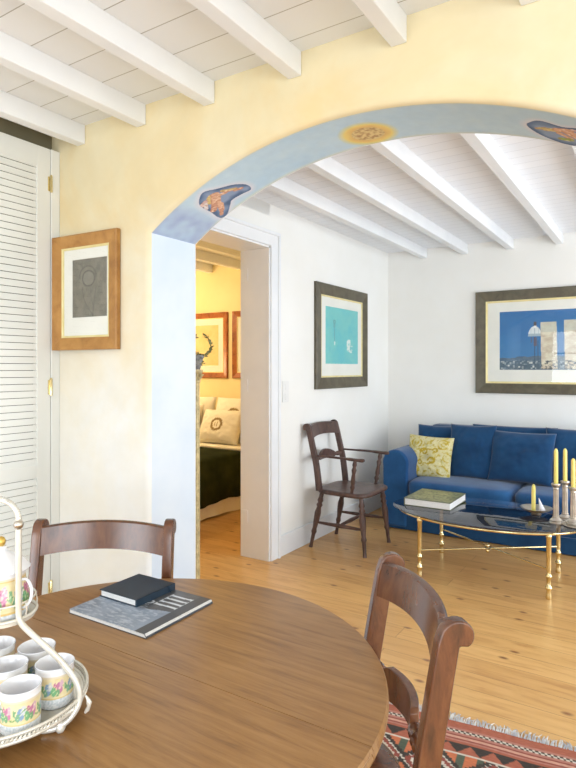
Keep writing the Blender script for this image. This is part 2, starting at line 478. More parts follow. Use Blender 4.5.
def window(n, axis, l, h_, z0, z1, b, nx, nz):
    mb = MB(); f = .05
    def bx(a0, a1, c0, c1, t=.03):
        if axis == 'x': mb.box(a0, a1, b-t, b+t, c0, c1)
        else: mb.box(b-t, b+t, a0, a1, c0, c1)
    bx(l, l+f, z0, z1); bx(h_-f, h_, z0, z1); bx(l, h_, z0, z0+f); bx(l, h_, z1-f, z1)
    for i in range(1, nx):
        x = l+(h_-l)*i/nx; bx(x-.02, x+.02, z0, z1, .02)
    for i in range(1, nz):
        z = z0+(z1-z0)*i/nz; bx(l, h_, z-.014, z+.014, .015)
    S('window_%d' % n, mb, M['white_gloss'])
window(1, 'x', -2.0, -.9, .1, 2.2, -2.26, 2, 4)
window(2, 'x', .1, 2.4, .7, 2.25, -2.26, 3, 2)
window(3, 'y', -1.6, 1.2, .3, 2.3, 3.06, 4, 3)
window(4, 'y', 2.6, 5.0, .3, 2.3, 2.36, 4, 3)

S('wall_back', MB().box(-2.48, 3.2, 5.55, 5.67, 0, HC), M['bone_wall'])
# partition between living room and bedroom with doorway
DY0, DY1, DZ = 2.62, 3.425, 2.238
mb = MB(); mb.box(-2.48, -2.35, 2.16, DY0, 0, HC).box(-2.48, -2.35, DY1, 5.55, 0, HC).box(-2.48, -2.35, DY0, DY1, DZ, HC)
S('wall_far_left', mb, M['bone_wall'])
mb = MB(); mb.box(-2.592, -2.48, 2.1, DY0, 0, HC).box(-2.592, -2.48, DY1, 5.2, 0, HC).box(-2.592, -2.48, DY0, DY1, DZ, HC)
S('wall_bedroom_right', mb, M['bedroom_wall'])
S('wall_bedroom_back', MB().box(-6, -2.6, 5.1, 5.2, 0, HC), M['bedroom_wall'])
S('wall_bedroom_left', MB().box(-6, -5.9, 2.1, 5.1, 0, HC), M['bedroom_wall'])
S('wall_bedroom_front', MB().box(-6, -2.6, 2.0, 2.1, 0, HC), M['bedroom_wall'])
# door lining and casing
mb = MB(); t = .016
mb.box(-2.596, -2.345, DY0, DY0+t, 0, DZ).box(-2.596, -2.345, DY1-t, DY1, 0, DZ).box(-2.596, -2.345, DY0, DY1, DZ-t, DZ)
d1 = S('door_1', mb, M['white_gloss'])
mb = MB()
for (y0, y1) in ((DY0-.085, DY0+.004), (DY1-.004, DY1+.085)): mb.box(-2.349, -2.33, y0, y1, 0, DZ+.085)
mb.box(-2.349, -2.33, DY0, DY1, DZ-.004, DZ+.085)
for (y0, y1) in ((DY0-.10, DY0-.075), (DY1+.075, DY1+.10)): mb.box(-2.349, -2.318, y0, y1, 0, DZ+.0745)
mb.box(-2.349, -2.318, DY0-.1, DY1+.1, DZ+.075, DZ+.10)
mb.build('door_casing', M['white_gloss'], d1, bevel=.004)
mb = MB()
for z in (.25, 1.2, 2.0): mb.box(-2.59, -2.53, DY1-t-.004, DY1-t, z, z+.09)
mb.build('strike_plate', M['white_gloss'], d1)
S('baseboard_left', MB().box(-2.349, -2.33, DY1+.1, 5.55, 0, .15), M['white_gloss'], bevel=.004)
S('baseboard_left.001', MB().box(-2.349, -2.33, Y1, DY0-.1, 0, .15), M['white_gloss'], bevel=.004)
S('baseboard_back', MB().box(-2.33, 2.3, 5.53, 5.549, 0, .15), M['white_gloss'], bevel=.004)
S('baseboard_arch', MB().box(-2.52, AX-half-.03, Y0-.016, Y0-.0005, 0, .10), M['white_gloss'], bevel=.004)
# ceiling beams, running through both rooms
k = 2
for xr in (-2.335, -1.925, -1.532, -1.12, -.712, -.30, .11, .52, .93, 1.34, 1.75, 2.16):
    S('trim_%d' % k, MB().box(xr-.056, xr, -2.2, 1.8395, 2.445, HC+.001), M['white_paint'], bevel=.004); k += 1
    S('trim_%d' % k, MB().box(xr-.075, xr-.015, 2.1605, 5.549, 2.445, HC+.001), M['white_gloss'], bevel=.004); k += 1
for i in range(7):
    x = -3.02-i*.42
    S('trim_%d' % k, MB().box(x-.06, x, 2.1, 5.1, 2.445, HC+.001), M['white_paint'], bevel=.004); k += 1
# ---------------------------------------------------------------- louvred shutters
def shutter(y0, y1, label, hinges):
    r = root('louvered_shutter', label, 'shutter', (-2.53, (y0+y1)/2, .006), 0)
    w = (y1-y0)/2-.001; H = 2.436; st = .073
    mb = MB()
    mb.box(-.03, 0, -w, -w+st, 0, H).box(-.03, 0, w-st, w, 0, H)
    rails = ((0, .14), (.84, .90), (H-.098, H))
    for a, b in rails: mb.box(-.03, 0, -w+st-.001, w-st+.001, a, b)
    mb.build('frame', M['shutter_white'], r, bevel=.002)
    mb = MB()
    z = .15; pitch = .0325
    while z < H-.10:
        if True:
            mb.box(-.0150, .0150, -w+st, w-st, -.0025, .0025, Matrix.Translation((-.0065, 0, z+.016)) @ Matrix.Rotation(math.radians(81), 4, 'Y'))
        z += pitch
    mb.build('louvers', M['shutter_white'], r)
    if hinges:
        for z in (.28, 1.27, 2.265):
            mb = MB(); mb.lathe([(.006, -.04), (.007, -.04), (.007, .04), (.004, .045)], (.004, w+.001, z), 10); mb.box(0, .002, w-.014, w, z-.035, z+.035)
            mb.build('hinge', M['brass'], r, smooth=40, label='brass hinge')
    return r
shutter(1.32, 1.788, 'tall white louvered shutter hinged beside the yellow wall and oak-framed picture', True)
shutter(.852, 1.32, 'tall white louvered shutter further left, joined to the hinged one', False)

# ---------------------------------------------------------------- pictures
def picture(name, label, loc, rz, w, h_, fw, fm, art, aw_, ah_, ax=0, az=0, nu=160, nv=160, matc='mat_board', slip=.012, depth=.022, group=None):
    """hangs with its back on the plane; local -y faces the room"""
    r = root(name, label, 'picture', loc, rz, group)
    mb = MB()
    W, H = w/2, h_/2; b0 = depth-.022
    # mitred moulding: profile (inset, depth)
    prof = [(0, 0), (0, depth), (.006, depth+.004), (fw*.45, depth-.001), (fw*.75, depth-.006), (fw, depth-.009), (fw, 0)]
    rings = []
    for i_, d_ in prof:
        rings.append(mb.ring([(-W+i_, -d_, -H+i_), (W-i_, -d_, -H+i_), (W-i_, -d_, H-i_), (-W+i_, -d_, H-i_)]))
    mb.skin(rings, cap=False)
    mb.build('frame', M[fm], r)
    mb = MB(); a = fw-.001; b = fw+slip
    rings = [mb.ring([(-W+i_, -d_, -H+i_), (W-i_, -d_, -H+i_), (W-i_, -d_, H-i_), (-W+i_, -d_, H-i_)]) for i_, d_ in ((a, .004), (a, depth-.008), (b, depth-.012), (b, .004+b0))]
    mb.skin(rings, cap=False); mb.build('slip', M['slip'], r, label='thin gilt slip')
    mb = MB()
    o1 = (W-fw, H-fw); 
    out = mb.ring([(-o1[0], -.006-b0, -o1[1]), (o1[0], -.006-b0, -o1[1]), (o1[0], -.006-b0, o1[1]), (-o1[0], -.006-b0, o1[1])])
    inn = mb.ring([(ax-aw_/2, -.006-b0, az-ah_/2), (ax+aw_/2, -.006-b0, az-ah_/2), (ax+aw_/2, -.006-b0, az+ah_/2), (ax-aw_/2, -.006-b0, az+ah_/2)])
    in2 = mb.ring([(ax-aw_/2+.002, -.004-b0, az-ah_/2+.002), (ax+aw_/2-.002, -.004-b0, az-ah_/2+.002), (ax+aw_/2-.002, -.004-b0, az+ah_/2-.002), (ax-aw_/2+.002, -.004-b0, az+ah_/2-.002)])
    mb.skin([out, inn, in2], cap=False); mb.build('mat', M[matc], r, label='wide pale mat board')
    painted('artwork', nu, nv, lambda u, v: (ax+(u-.5)*aw_, -.0035-b0, az+(v-.5)*ah_), art, M['paint'], r)
    mb = MB(); mb.bm.faces.new(mb.ring([(-W+fw, -.0104-b0, -H+fw), (W-fw, -.0104-b0, -H+fw), (W-fw, -.0104-b0, H-fw), (-W+fw, -.0104-b0, H-fw)])); mb.build('glass', M['pane'], r)
    mb = MB(); mb.box(-W+.01, W-.01, -.003, 0, -H+.01, H-.01); mb.build('backing', M['dark_backing'], r)
    return r
def fb(x, y, s_, k=0): return noise.fractal(Vector((x*s_, y*s_, k)), .6, 2.1, 4)
def art_portrait(u, v):
    c = mixc((136, 130, 118), (120, 116, 106), .5+fb(u, v, 6))
    # faint drawn figure: head, hair, shoulders
    r = math.hypot((u-.47)/.17, (v-.66)/.13)
    if abs(r-1) < .10: c = mixc(c, (98, 94, 88), .7)
    elif r < .95: c = mixc(c, (146, 142, 132), .5)
    if abs(math.hypot((u-.45)/.23, (v-.70)/.17)-1) < .07 and v > .66: c = mixc(c, (102, 98, 90), .6)
    if abs(u-.3-.35*(.5-v)**2*4) < .012 and v < .52: c = mixc(c, (102, 98, 90), .6)
    if abs(u-.68+.2*(.5-v)) < .012 and v < .52: c = mixc(c, (102, 98, 90), .6)
    if abs(math.sin(u*14+v*5)) < .05 and .2 < v < .45 and .3 < u < .7: c = mixc(c, (102, 98, 90), .6)
    return c
picture('framed_drawing', 'honey oak framed grey portrait drawing on the yellow wall beside the shutters', (-2.304, 1.8235, 1.731), math.radians(3.4), .436, .550, .06, 'frame_oak', art_portrait, .234, .280, .022, .019, 120, 140, slip=.009)
def art_turq(u, v):
    c = mixc((96, 196, 206), (118, 204, 204), .5+fb(u, v, 3)+.3*v)
    if math.hypot((u-.27), (v-.38)*1.1) < .018 or (abs(u-.27) < .012 and .33 < v < .40): c = (235, 240, 236)
    if abs(math.hypot((u-.26)*1.2, (v-.74))-.03) < .010: c = (92, 148, 150)
    if abs(math.hypot((u-.26)*1.2, (v-.67))-.022) < .008: c = (100, 152, 156)
    if abs(u-.265) < .005 and .4 < v < .62: c = (100, 160, 168)
    d = fb(u, v, 16, 4)
    if abs(u-.70) < .035+.05*d and .22 < v < .45 and d > -.15: c = (226, 238, 234)
    if abs(u-.78) < .03+.05*d and .2 < v < .34 and d > 0: c = (214, 232, 228)
    return c
picture('framed_seascape', 'olive-grey framed turquoise print above the wooden armchair', (-2.3495, 4.531, 1.632), PI/2, .96, .867, .095, 'frame_olive', art_turq, .612, .482, .005, .013, 130, 110)
def art_town(u, v):
    c = mixc((42, 112, 176), (64, 132, 188), 1-v+.2*fb(u, v, 3))
    hill = .17+.05*math.sin(u*4)+.02*fb(u, v, 8)
    if v < hill+.02: c = mixc((96, 120, 140), (70, 100, 128), .5+fb(u, v, 9))
    if v < .16:
        n = noise.noise(Vector((int(u*60)*1.7, int(v*45)*2.3, 0)))
        c = mixc((74, 100, 122), (224, 226, 222), 1.6*n) if n > 0.05 else mixc((70, 96, 118), (104, 122, 132), .5+n)
    # street lamp
    lx = .335
    if abs(u-lx) < .004 and v < .56: c = (58, 84, 108)
    if abs(u-lx-.03) < .003 and v < .5: c = (66, 92, 116)
    if math.hypot((u-lx)/.062, (v-.565)/.17) < 1 and v > .565: c = mixc((232, 238, 240), (120, 150, 170), .6 if (v < .61 or abs(math.sin((u-lx)*90)) < .2) else .1)
    if abs(u-lx-.004) < .012 and .70 < v < .74: c = (235, 238, 240)
    if abs(u-lx-.004) < .014 and .74 < v < .81: c = (84, 84, 92)
    if abs(u-lx-.005) < .016 and .40 < v < .55: c = mixc(c, (120, 92, 100), .7)
    if abs(u-lx+.03) < .008 and .46 < v < .56: c = mixc(c, (104, 96, 112), .6)
    # pale columns: bright window reflections painted into the print
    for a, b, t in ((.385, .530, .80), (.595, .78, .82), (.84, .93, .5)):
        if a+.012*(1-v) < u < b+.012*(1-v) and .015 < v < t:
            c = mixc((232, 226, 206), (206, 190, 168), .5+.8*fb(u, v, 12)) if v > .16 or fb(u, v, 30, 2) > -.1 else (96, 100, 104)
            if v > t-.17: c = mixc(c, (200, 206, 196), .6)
    return c
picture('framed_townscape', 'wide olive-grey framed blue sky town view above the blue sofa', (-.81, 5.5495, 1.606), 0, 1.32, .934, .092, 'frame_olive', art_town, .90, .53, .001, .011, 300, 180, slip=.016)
def art_bot(u, v):
    c = mixc((238, 216, 160), (230, 204, 142), .5+fb(u, v, 3))
    return c
picture('bedroom_picture', 'brown framed print on the bedroom wall directly behind the wreath', (-4.40, 5.0995, 1.625), 0, .69, .733, .062, 'frame_brown', art_bot, .42, .46, 0, 0, 20, 20, slip=.008)
picture('bedroom_picture', 'brown framed print on the bedroom wall, nearest the doorway edge', (-3.64, 5.0995, 1.625), 0, .69, .733, .062, 'frame_brown', art_bot, .42, .46, 0, 0, 20, 20, slip=.008)

# light switch
r = root('light_switch', 'white double light switch plate on the wall between doorway and armchair', 'light switch', (-2.3495, 3.626, 1.196), PI/2)
MB().box(-.04, .04, -.008, 0, -.078, .078).build('plate', M['switch'], r, bevel=.003)
for z in (-.037, .037): MB().box(-.016, .016, -.012, -.007, z-.024, z+.024, ).build('rocker', M['switch'], r, bevel=.002)

# ---------------------------------------------------------------- chairs
def interp(pts, t):
    n = len(pts)-1; x = t*n; i = min(int(x), n-1); f = x-i
    return tuple(pts[i][k]*(1-f)+pts[i+1][k]*f for k in range(len(pts[0])))
def catmull(pts, n):
    out = []; m = len(pts)
    for i in range(m-1):
        p0, p1, p2, p3 = [Vector(pts[max(0, min(m-1, i+k_))]) for k_ in (-1, 0, 1, 2)]
        for j in range(n):
            t = j/n
            out.append(.5*((2*p1)+(-p0+p2)*t+(2*p0-5*p1+4*p2-p3)*t*t+(-p0+3*p1-3*p2+p3)*t**3))
    out.append(Vector(pts[-1])); return out
LEGP = [(0, .017), (.10, .016), (.16, .023), (.20, .016), (.24, .024), (.28, .017), (.38, .025), (.52, .022), (.66, .016), (.72, .021), (.76, .015), (.92, .013), (1, .015)]
def chair(label, cat_label, loc, rz, wm, arms=False, name='dining_chair', lean=1.0, hw=.20, zs_=1.0, ly=1.0):
    r = root(name, label, 'chair', loc, rz)
    m = M[wm]
    # seat
    mb = MB(); n = 40; rings = []
    def outline(s_, z, dip=0):
        P_ = []
        for j in range(n):
            a = 2*PI*j/n; ca, sa = math.cos(a), math.sin(a)
            e = .45
            x = math.copysign(abs(ca)**e, ca)*.225*s_; y = math.copysign(abs(sa)**e, sa)*(.222+.022*ca)*s_*ly
            P_.append((x, y, z))
        return P_
    for s_, z in ((.93, .418), (.99, .424), (1, .436), (.985, .447), (.95, .452), (.8, .449), (.5, .444), (.1, .443)):
        rings.append(mb.ring(outline(s_, z)))
    mb.skin(rings); mb.build('seat', m, r, smooth=60)
    # back posts: side profile with a scrolled top
    ctr = catmull([(-.17, 0, .44), (-.182, 0, .52), (-.205, 0, .62), (-.238, 0, .71), (-.268, 0, .79), (-.292, 0, .85)], 5)
    xs = [(-.17+(p.x+.17)*lean, .44+(p.z-.44)*zs_) for p in ctr]
    dep = [.046-.004*i/len(xs) for i in range(len(xs))]
    fr = []; bk = []
    for i, (x, z) in enumerate(xs):
        a = Vector((xs[min(i+1, len(xs)-1)][0]-xs[max(i-1, 0)][0], xs[min(i+1, len(xs)-1)][1]-xs[max(i-1, 0)][1])).normalized()
        nx, nz = a.y, -a.x
        fr.append((x+nx*dep[i]/2, z+nz*dep[i]/2)); bk.append((x-nx*dep[i]/2, z-nz*dep[i]/2))
    ex, ez = xs[-1]
    cx_, cz_ = ex-.021, ez+.012     # scroll eye
    scroll = []
    for i in range(13):
        a = math.radians(25+i*17.5)
        rr = .037-.016*i/12
        scroll.append((cx_+rr*math.cos(a)-.004*i/12, cz_+rr*math.sin(a)))
    poly = fr+scroll+bk[::-1]
    for s_ in (-1, 1):
        mb = MB(); mb.prism(poly, 'y', s_*hw-.0145, s_*hw+.0145)
        mb.build('back_post', m, r, bevel=.004, seg=2)
    # crest rail, bowed backwards and arched
    mb = MB(); rings = []
    for i in range(17):
        t = i/16; y = (t-.5)*2*(hw-.008); c = 1-(2*t-1)**2
        bow = .038*c; zt = .876+.010*c; zb = .792+.012*c; zt = .44+(zt-.44)*zs_; zb = .44+(zb-.44)*zs_
        xt = -.17+(-.284+.17)*lean-bow; xb = -.17+(-.255+.17)*lean-bow
        rings.append(mb.ring([(xb+.011, y, zb), (xt+.010, y, zt-.004), (xt+.003, y, zt), (xt-.006, y, zt), (xt-.012, y, zt-.006), (xb-.011, y, zb)]))
    mb.skin(rings); mb.build('crest_rail', m, r, smooth=40)
    # mid rail
    zm = .675 if arms else .628; xm = -.17+((-.222 if arms else -.208)+.17)*lean
    tb = .5
    mb = MB(); rings = []
    for i in range(21):
        t = i/20; y = (t-.5)*2*hw*(.56 if arms else .47); c = 1-(2*t-1)**2; bow = .012+.022*c
        top = (.038 if not arms else .02+.035*c); bot = -.038 if not arms else -.02
        if i in (0, 20): top *= .8; bot *= .8
        x = xm-bow
        rings.append(mb.ring([(x+.009, y, zm+bot), (x+.009, y, zm+top), (x-.009, y, zm+top), (x-.009, y, zm+bot)]))
    mb.skin(rings); tab = mb.build('tablet_rail', m, r, bevel=.002)
    for s_ in (-1, 1):
        mb = MB(); mb.lathe_dir((xm, s_*hw, zm), (xm-.014, s_*hw*(.54 if arms else .45), zm), [(0, .012), (.1, .016), (.18, .011), (.26, .018), (.36, .012), (.44, .019), (.54, .012), (.62, .019), (.72, .013), (.85, .017), (1, .014)], 12)
        mb.build('turned_end', m, tab, smooth=50)
    # legs
    tops = {(1, 1): (.165, .175*ly), (1, -1): (.165, -.175*ly), (-1, 1): (-.165, .165*ly), (-1, -1): (-.165, -.165*ly)}
    feet = {k_: (v_[0]+(.045 if k_[0] > 0 else (-.085 if arms else -.055)), v_[1]+.03*k_[1]) for k_, v_ in tops.items()}
    def on(k_, t): return tuple(tops[k_][i]*(1-t)+feet[k_][i]*t for i in (0, 1))+(.43*(1-t)+.0*t,)
    for k_ in tops:
        mb = MB(); mb.lathe_dir((*tops[k_], .43), (*feet[k_], 0), LEGP, 14)
        mb.build('leg', m, r, smooth=50)
    ST = [(0, .008), (.15, .011), (.4, .014), (.5, .016), (.6, .014), (.85, .011), (1, .008)]
    for s_ in (-1, 1):
        mb = MB(); mb.lathe_dir(on((1, s_), .55), on((-1, s_), .55), ST, 10); mb.build('stretcher', m, r, smooth=50)
    a = Vector(on((1, 1), .55)).lerp(Vector(on((-1, 1), .55)), .5); b = Vector(on((1, -1), .55)).lerp(Vector(on((-1, -1), .55)), .5)
    mb = MB(); mb.lathe_dir(a, b, ST, 10); mb.build('stretcher', m, r, smooth=50)
    if arms:
        for s_ in (-1, 1):
            za = .70
            mb = MB(); pts = catmull([(-.225, s_*hw, za+.004), (-.12, s_*(hw+.004), za+.004), (.03, s_*(hw+.010), za+.004), (.14, s_*(hw+.010), za), (.205, s_*(hw+.006), za+.0)], 4)
            mb.tube(pts, [.012]*6+[.014]*4+[.018]*4+[.021]*2+[.016], 10, flat=.65); arm = mb.build('armrest', m, r, smooth=60)
            mb = MB(); mb.lathe_dir((.10, s_*(hw-.006), .445), (.135, s_*(hw+.009), za-.006), [(0, .013), (.12, .012), (.2, .02), (.28, .013), (.36, .018), (.6, .013), (.72, .019), (.8, .012), (.88, .017), (1, .012)], 12)
            mb.build('arm_support', m, arm, smooth=50)
    return r
chair('dark wooden open armchair with turned legs standing between doorway and blue sofa', '', (-2.022, 4.075, 0), 0, 'chair_dark', True, 'armchair', .74, .218, 1.12, 1.08)
F = (-math.sin(math.atan(375/585)), math.cos(math.atan(375/585)))
chair('brown wooden bar-back chair on the far side of the table, facing the viewer', '', (-1.326, 1.019, .0075), math.atan2(-.842, .54), 'chair_wood', hw=.2, lean=.45)
chair('dark brown scroll-top chair at the right edge of the table above the rug', '', (-.636, 1.078, .010), math.atan2(-.686, -.727)-.056, 'chair_wood', hw=.195, lean=.45)

# ---------------------------------------------------------------- round dining table
TC = (-.925, .83); TR = .53; TZ = .75
r = root('dining_table', 'round brown oak pedestal dining table filling the lower foreground', 'table', (TC[0], TC[1], .0075))
TW = TZ; TZ = TZ-.0075
SY = .05
def leaf(sign):
    mb = MB(); n = 80; a0 = math.asin(SY/TR)
    prof = [(TR-.012, -.030), (TR-.002, -.026), (TR, -.018), (TR-.004, -.012), (TR-.001, -.006), (TR-.004, 0)]
    rings = []
    for rr, z in prof:
        pts = []
        for i in range(n+1):
            a = (a0+(PI-2*a0)*i/n) if sign > 0 else (PI-a0+(PI+2*a0)*i/n)
            pts.append((rr*math.cos(a), rr*math.sin(a)))
        gap = .0009*sign
        pts[0] = (pts[0][0], SY+gap); pts[-1] = (pts[-1][0], SY+gap)
        rings.append(mb.ring([(x, y, TZ+z) for x, y in pts]))
    mb.skin(rings)
    mb.build('tabletop_leaf', M['table_wood'], r, smooth=30)
leaf(1); leaf(-1)
mb = MB(); mb.lathe([(.36, TZ-.09), (.375, TZ-.085), (.375, TZ-.031), (.33, TZ-.031), (.33, TZ-.09), (.36, TZ-.09)], n=64, cap=False); mb.build('apron', M['table_wood'], r, smooth=40)
mb = MB(); mb.lathe([(.05, .10), (.075, .14), (.085, .2), (.06, .26), (.045, .32), (.055, .42), (.075, .5), (.06, .56), (.05, .62), (.09, .68), (.14, .70), (.14, TZ-.031)], n=32); mb.build('pedestal', M['table_wood'], r, smooth=40)
for a in (-22, 110, 226):
    mb = MB(); a = math.radians(a); pts = catmull([(.03, 0, .2), (.12, 0, .16), (.22, 0, .09), (.30, 0, .035), (.345, 0, .02)], 5)
    mb.tube([(p.x*math.cos(a), p.x*math.sin(a), p.z) for p in pts], [.035-.015*i/20 for i in range(21)], 10); mb.build('leg', M['table_wood'], r, smooth=60)

# magazine and notebook
TZ = TW
def cover_col(u, v):
    # u: left->right spine, v: front->rear
    c = mixc((150, 164, 184), (126, 140, 160), .5+.8*fb(u, v, 5))
    if v > .47+.04*math.sin(u*9): c = mixc((92, 94, 98), (74, 76, 80), .5+fb(u, v, 7))
    if u > .86: c = (62, 66, 72)
    f = fb(u*1.4, v*5, 6, 3)
    if v < .5 and u < .8 and f > .12: c = mixc(c, (190, 200, 212), min(.7, (f-.12)*3))
    # pale serif strokes (illegible lettering)
    for k_ in range(4):
        v0 = .60+k_*.085
        if abs(v-v0-.04*(u-.7)) < .016 and .58 < u < .84: c = (222, 228, 234)
        if abs(v-v0) < .032 and (abs(u-.585) < .008 or abs(u-.845) < .006): c = (214, 220, 226)
    if abs(math.hypot((u-.50)/.05, (v-.60)/.04)-1) < .25: c = (200, 206, 214)
    if abs(v-.53) < .008 and .3 < u < .56 and math.sin(u*160) > -.2: c = (196, 202, 210)
    return c
mg = root('magazine', 'grey softcover magazine lying on the dining table under the navy notebook', 'magazine', (-1.132, 1.068, TZ+.0004), math.radians(0.8))
mb = MB(); mb.box(-.133, .134, -.118, .118, .001, .0095); mb.build('pages', M['page'], mg)
mb = MB(); mb.box(-.135, .136, -.12, .12, 0, .001); mb.build('back_cover', mat('grey_cover', (74, 78, 84), (66, 70, 76), .35), mg)
painted('front_cover', 130, 120, lambda u, v: (-.135+.271*u, -.12+.24*v, .0098 if u < .97 else .0098-.009*((u-.97)/.03)**2), cover_col, M['cover'], mg)
nb = root('notebook', 'dark navy hardback notebook on top of the grey magazine', 'notebook', (-1.198, 1.115, TZ+.0105), math.radians(0.5))
mb = MB(); mb.box(-.066, .064, -.067, .067, .002, .0165); mb.build('pages', M['page'], nb)
mb = MB(); mb.box(-.07, .07, -.0705, .0705, .0165, .0188).box(-.07, .07, -.0705, .0705, 0, .0021).box(.0645, .0705, -.0705, .0705, 0, .0188); mb.build('cover', M['navy_cover'], nb, bevel=.0012)
mb = MB(); mb.tube([(.072, .045, .0195), (.0726, .045, .01), (.072, .05, .001)], .0018, 6); mb.build('ribbon', M['navy_cover'], nb)

# ---------------------------------------------------------------- tiered mug stand
AXS = (-.985, .597)      # axis of the stand
st = root('tiered_stand', 'cream metal two-tier stand holding mugs at the left of the table', 'stand', (AXS[0], AXS[1], TZ))
st_c = (0, 0)
def circ(rad, z, n=48, c=(0, 0)): return [(c[0]+rad*math.cos(2*PI*i/n), c[1]+rad*math.sin(2*PI*i/n), z) for i in range(n)]
mb = MB(); mb.lathe([(.002, .031), (.134, .031), (.138, .034), (.138, .029), (.134, .027), (.002, .027)], n=48, cap=False)
tray = mb.build('lower_tray', M['pearl'], st, smooth=40)
mb = MB()
mb.tube(circ(.141, .034, 64), .0038, 8, loop=True); mb.tube(circ(.144, .046, 64), .0028, 8, loop=True)
mb.build('tray_rim', M['pearl'], tray, smooth=60)
mb = MB()      # rope twist between the two hoops
for ph in (0, PI):
    mb.tube([((.143+.0025*math.cos(70*a+ph))*math.cos(a), (.143+.0025*math.cos(70*a+ph))*math.sin(a), .040+.0025*math.sin(70*a+ph)) for a in [2*PI*i/900 for i in range(900)]], .0016, 5, loop=True)
mb.build('rope_band', M['pearl'], tray, smooth=60)
for a in (15, 105, 195, 285):
    mb = MB(); a = math.radians(a); mb.lathe([(.001, 0), (.006, .001), (.009, .007), (.006, .013), (.004, .018), (.007, .027), (.001, .028)], (.125*math.cos(a), .125*math.sin(a), 0), 12)
    mb.build('ball_foot', M['pearl'], tray, smooth=60)
def strut(path, ball):
    mb = MB(); mb.tube(catmull(path, 6), .0052, 10); o = mb.build('strut', M['pearl'], st, smooth=60)
    mb = MB(); mb.sphere(ball, .0085, 14); mb.build('ball_finial', M['silver'], o, smooth=60)
    # curled leaf where the strut meets the rim
    e = Vector(path[-4]); d_ = Vector((e.x, e.y, 0)).normalized()
    mb = MB(); pts = [e+d_*(.010+.008*math.sin(t_))+Vector((0, 0, -.02+.02*t_/2)) for t_ in [0, .6, 1.2, 1.8, 2.4, 3.0]]
    mb.tube(pts, [.002, .004, .003, .005, .003, .0015], 8); mb.build('curl', M['pearl'], o, smooth=60)
S1 = [(.058, -.004, .345), (.058, -.004, .27), (.058, -.004, .205), (.062, -.002, .185), (.078, .010, .163), (.098, .027, .137), (.115, .044, .108), (.130, .058, .075), (.136, .060, .045), (.130, .045, .02), (.116, .028, .008), (.10, .012, .006)]
strut(S1, (.058, -.004, .353))
strut([(-x, -y, z) for x, y, z in S1], (-.058, .004, .353))
mb = MB()     # twisted carrying handle
L_ = [];
for ph in (0, PI):
    pts = []
    for i in range(121):
        t = i/120; a = PI*t
        x = .058*math.cos(a); z = .358+.030*math.sin(a)**.8; y = -.004+.008*t
        pts.append((x*1.0+.003*math.cos(26*a+ph)*math.cos(a), y+.003*math.sin(26*a+ph), z+.003*math.cos(26*a+ph)*math.sin(a)))
    mb.tube(pts, .0026, 6)
mb.build('handle', M['pearl'], st, smooth=60)
mb = MB(); mb.lathe([(.002, .183), (.05, .183), (.056, .187), (.056, .181), (.05, .179), (.002, .179)], n=40, cap=False)
up = mb.build('upper_tray', M['pearl'], st, smooth=40)
mb = MB(); mb.tube(circ(.058, .190, 48), .003, 8, loop=True); mb.tube(circ(.056, .215, 48), .0018, 8, loop=True)
for a in range(8):
    a = 2*PI*a/8+.2; mb.tube([(.057*math.cos(a), .057*math.sin(a), .19), (.0585*math.cos(a), .0585*math.sin(a), .203), (.056*math.cos(a), .056*math.sin(a), .215)], .0015, 6)
mb.build('gallery', M['pearl'], up, smooth=60)

def floral(u, v, seed=0):
    """u around, v up 0..1"""
    c = (242, 242, 244)
    if v < .26: c = mixc((236, 238, 242), (196, 206, 214), max(0, .35+1.4*noise.noise(Vector((u*70+seed, v*22, 1)))))
    elif v < .80:
        c = mixc((234, 220, 178), (226, 208, 160), .5+fb(u*3, v, 4, seed))
        if v < .29 or v > .775: c = (222, 190, 120)
        du = (u*5+seed*.37) % 1
        for (fx, fy, fr, colr) in ((.30, .52, .15, (140, 174, 214)), (.42, .60, .11, (232, 236, 240)), (.20, .44, .10, (128, 186, 150)), (.55, .46, .12, (120, 190, 130)),
                                   (.80, .54, .15, (216, 130, 170)), (.88, .64, .09, (240, 190, 208)), (.72, .42, .09, (120, 176, 120)), (.05, .55, .08, (120, 176, 120)), (.62, .62, .07, (216, 120, 160))):
            d = math.hypot((du-fx)/1.0, (v-fy)*.9)
            d += .03*noise.noise(Vector((u*90, v*26, seed)))
            if d < fr*.9: c = mixc(mixc(colr, (235, 230, 215), .25), tuple(min(255, q*.8) for q in colr), .5+1.6*noise.noise(Vector((u*120, v*40, 3))))
            if d < fr*.22: c = mixc(colr, (250, 240, 200), .6)
        if abs(v-.5-.12*math.sin(u*30+seed)) < .018 and c[0] > 200 and c[1] > 190: c = (128, 168, 108)
    elif v < .83: c = (228, 214, 190)
    return c
def mug_body(rad, h0, parent, seed, nu=120, nv=40):
    def pos(u, v):
        a = 2*PI*u; rr = rad*(.93+.03*v+(.04 if v > .9 else 0)*(v-.9)*10)
        if v < .04: rr *= .95+.05*v/.04
        return (rr*math.cos(a), rr*math.sin(a), h0*v)
    return painted('mug_body', nu, nv, pos, lambda u, v: floral(u, v, seed), M['china_paint'], parent)
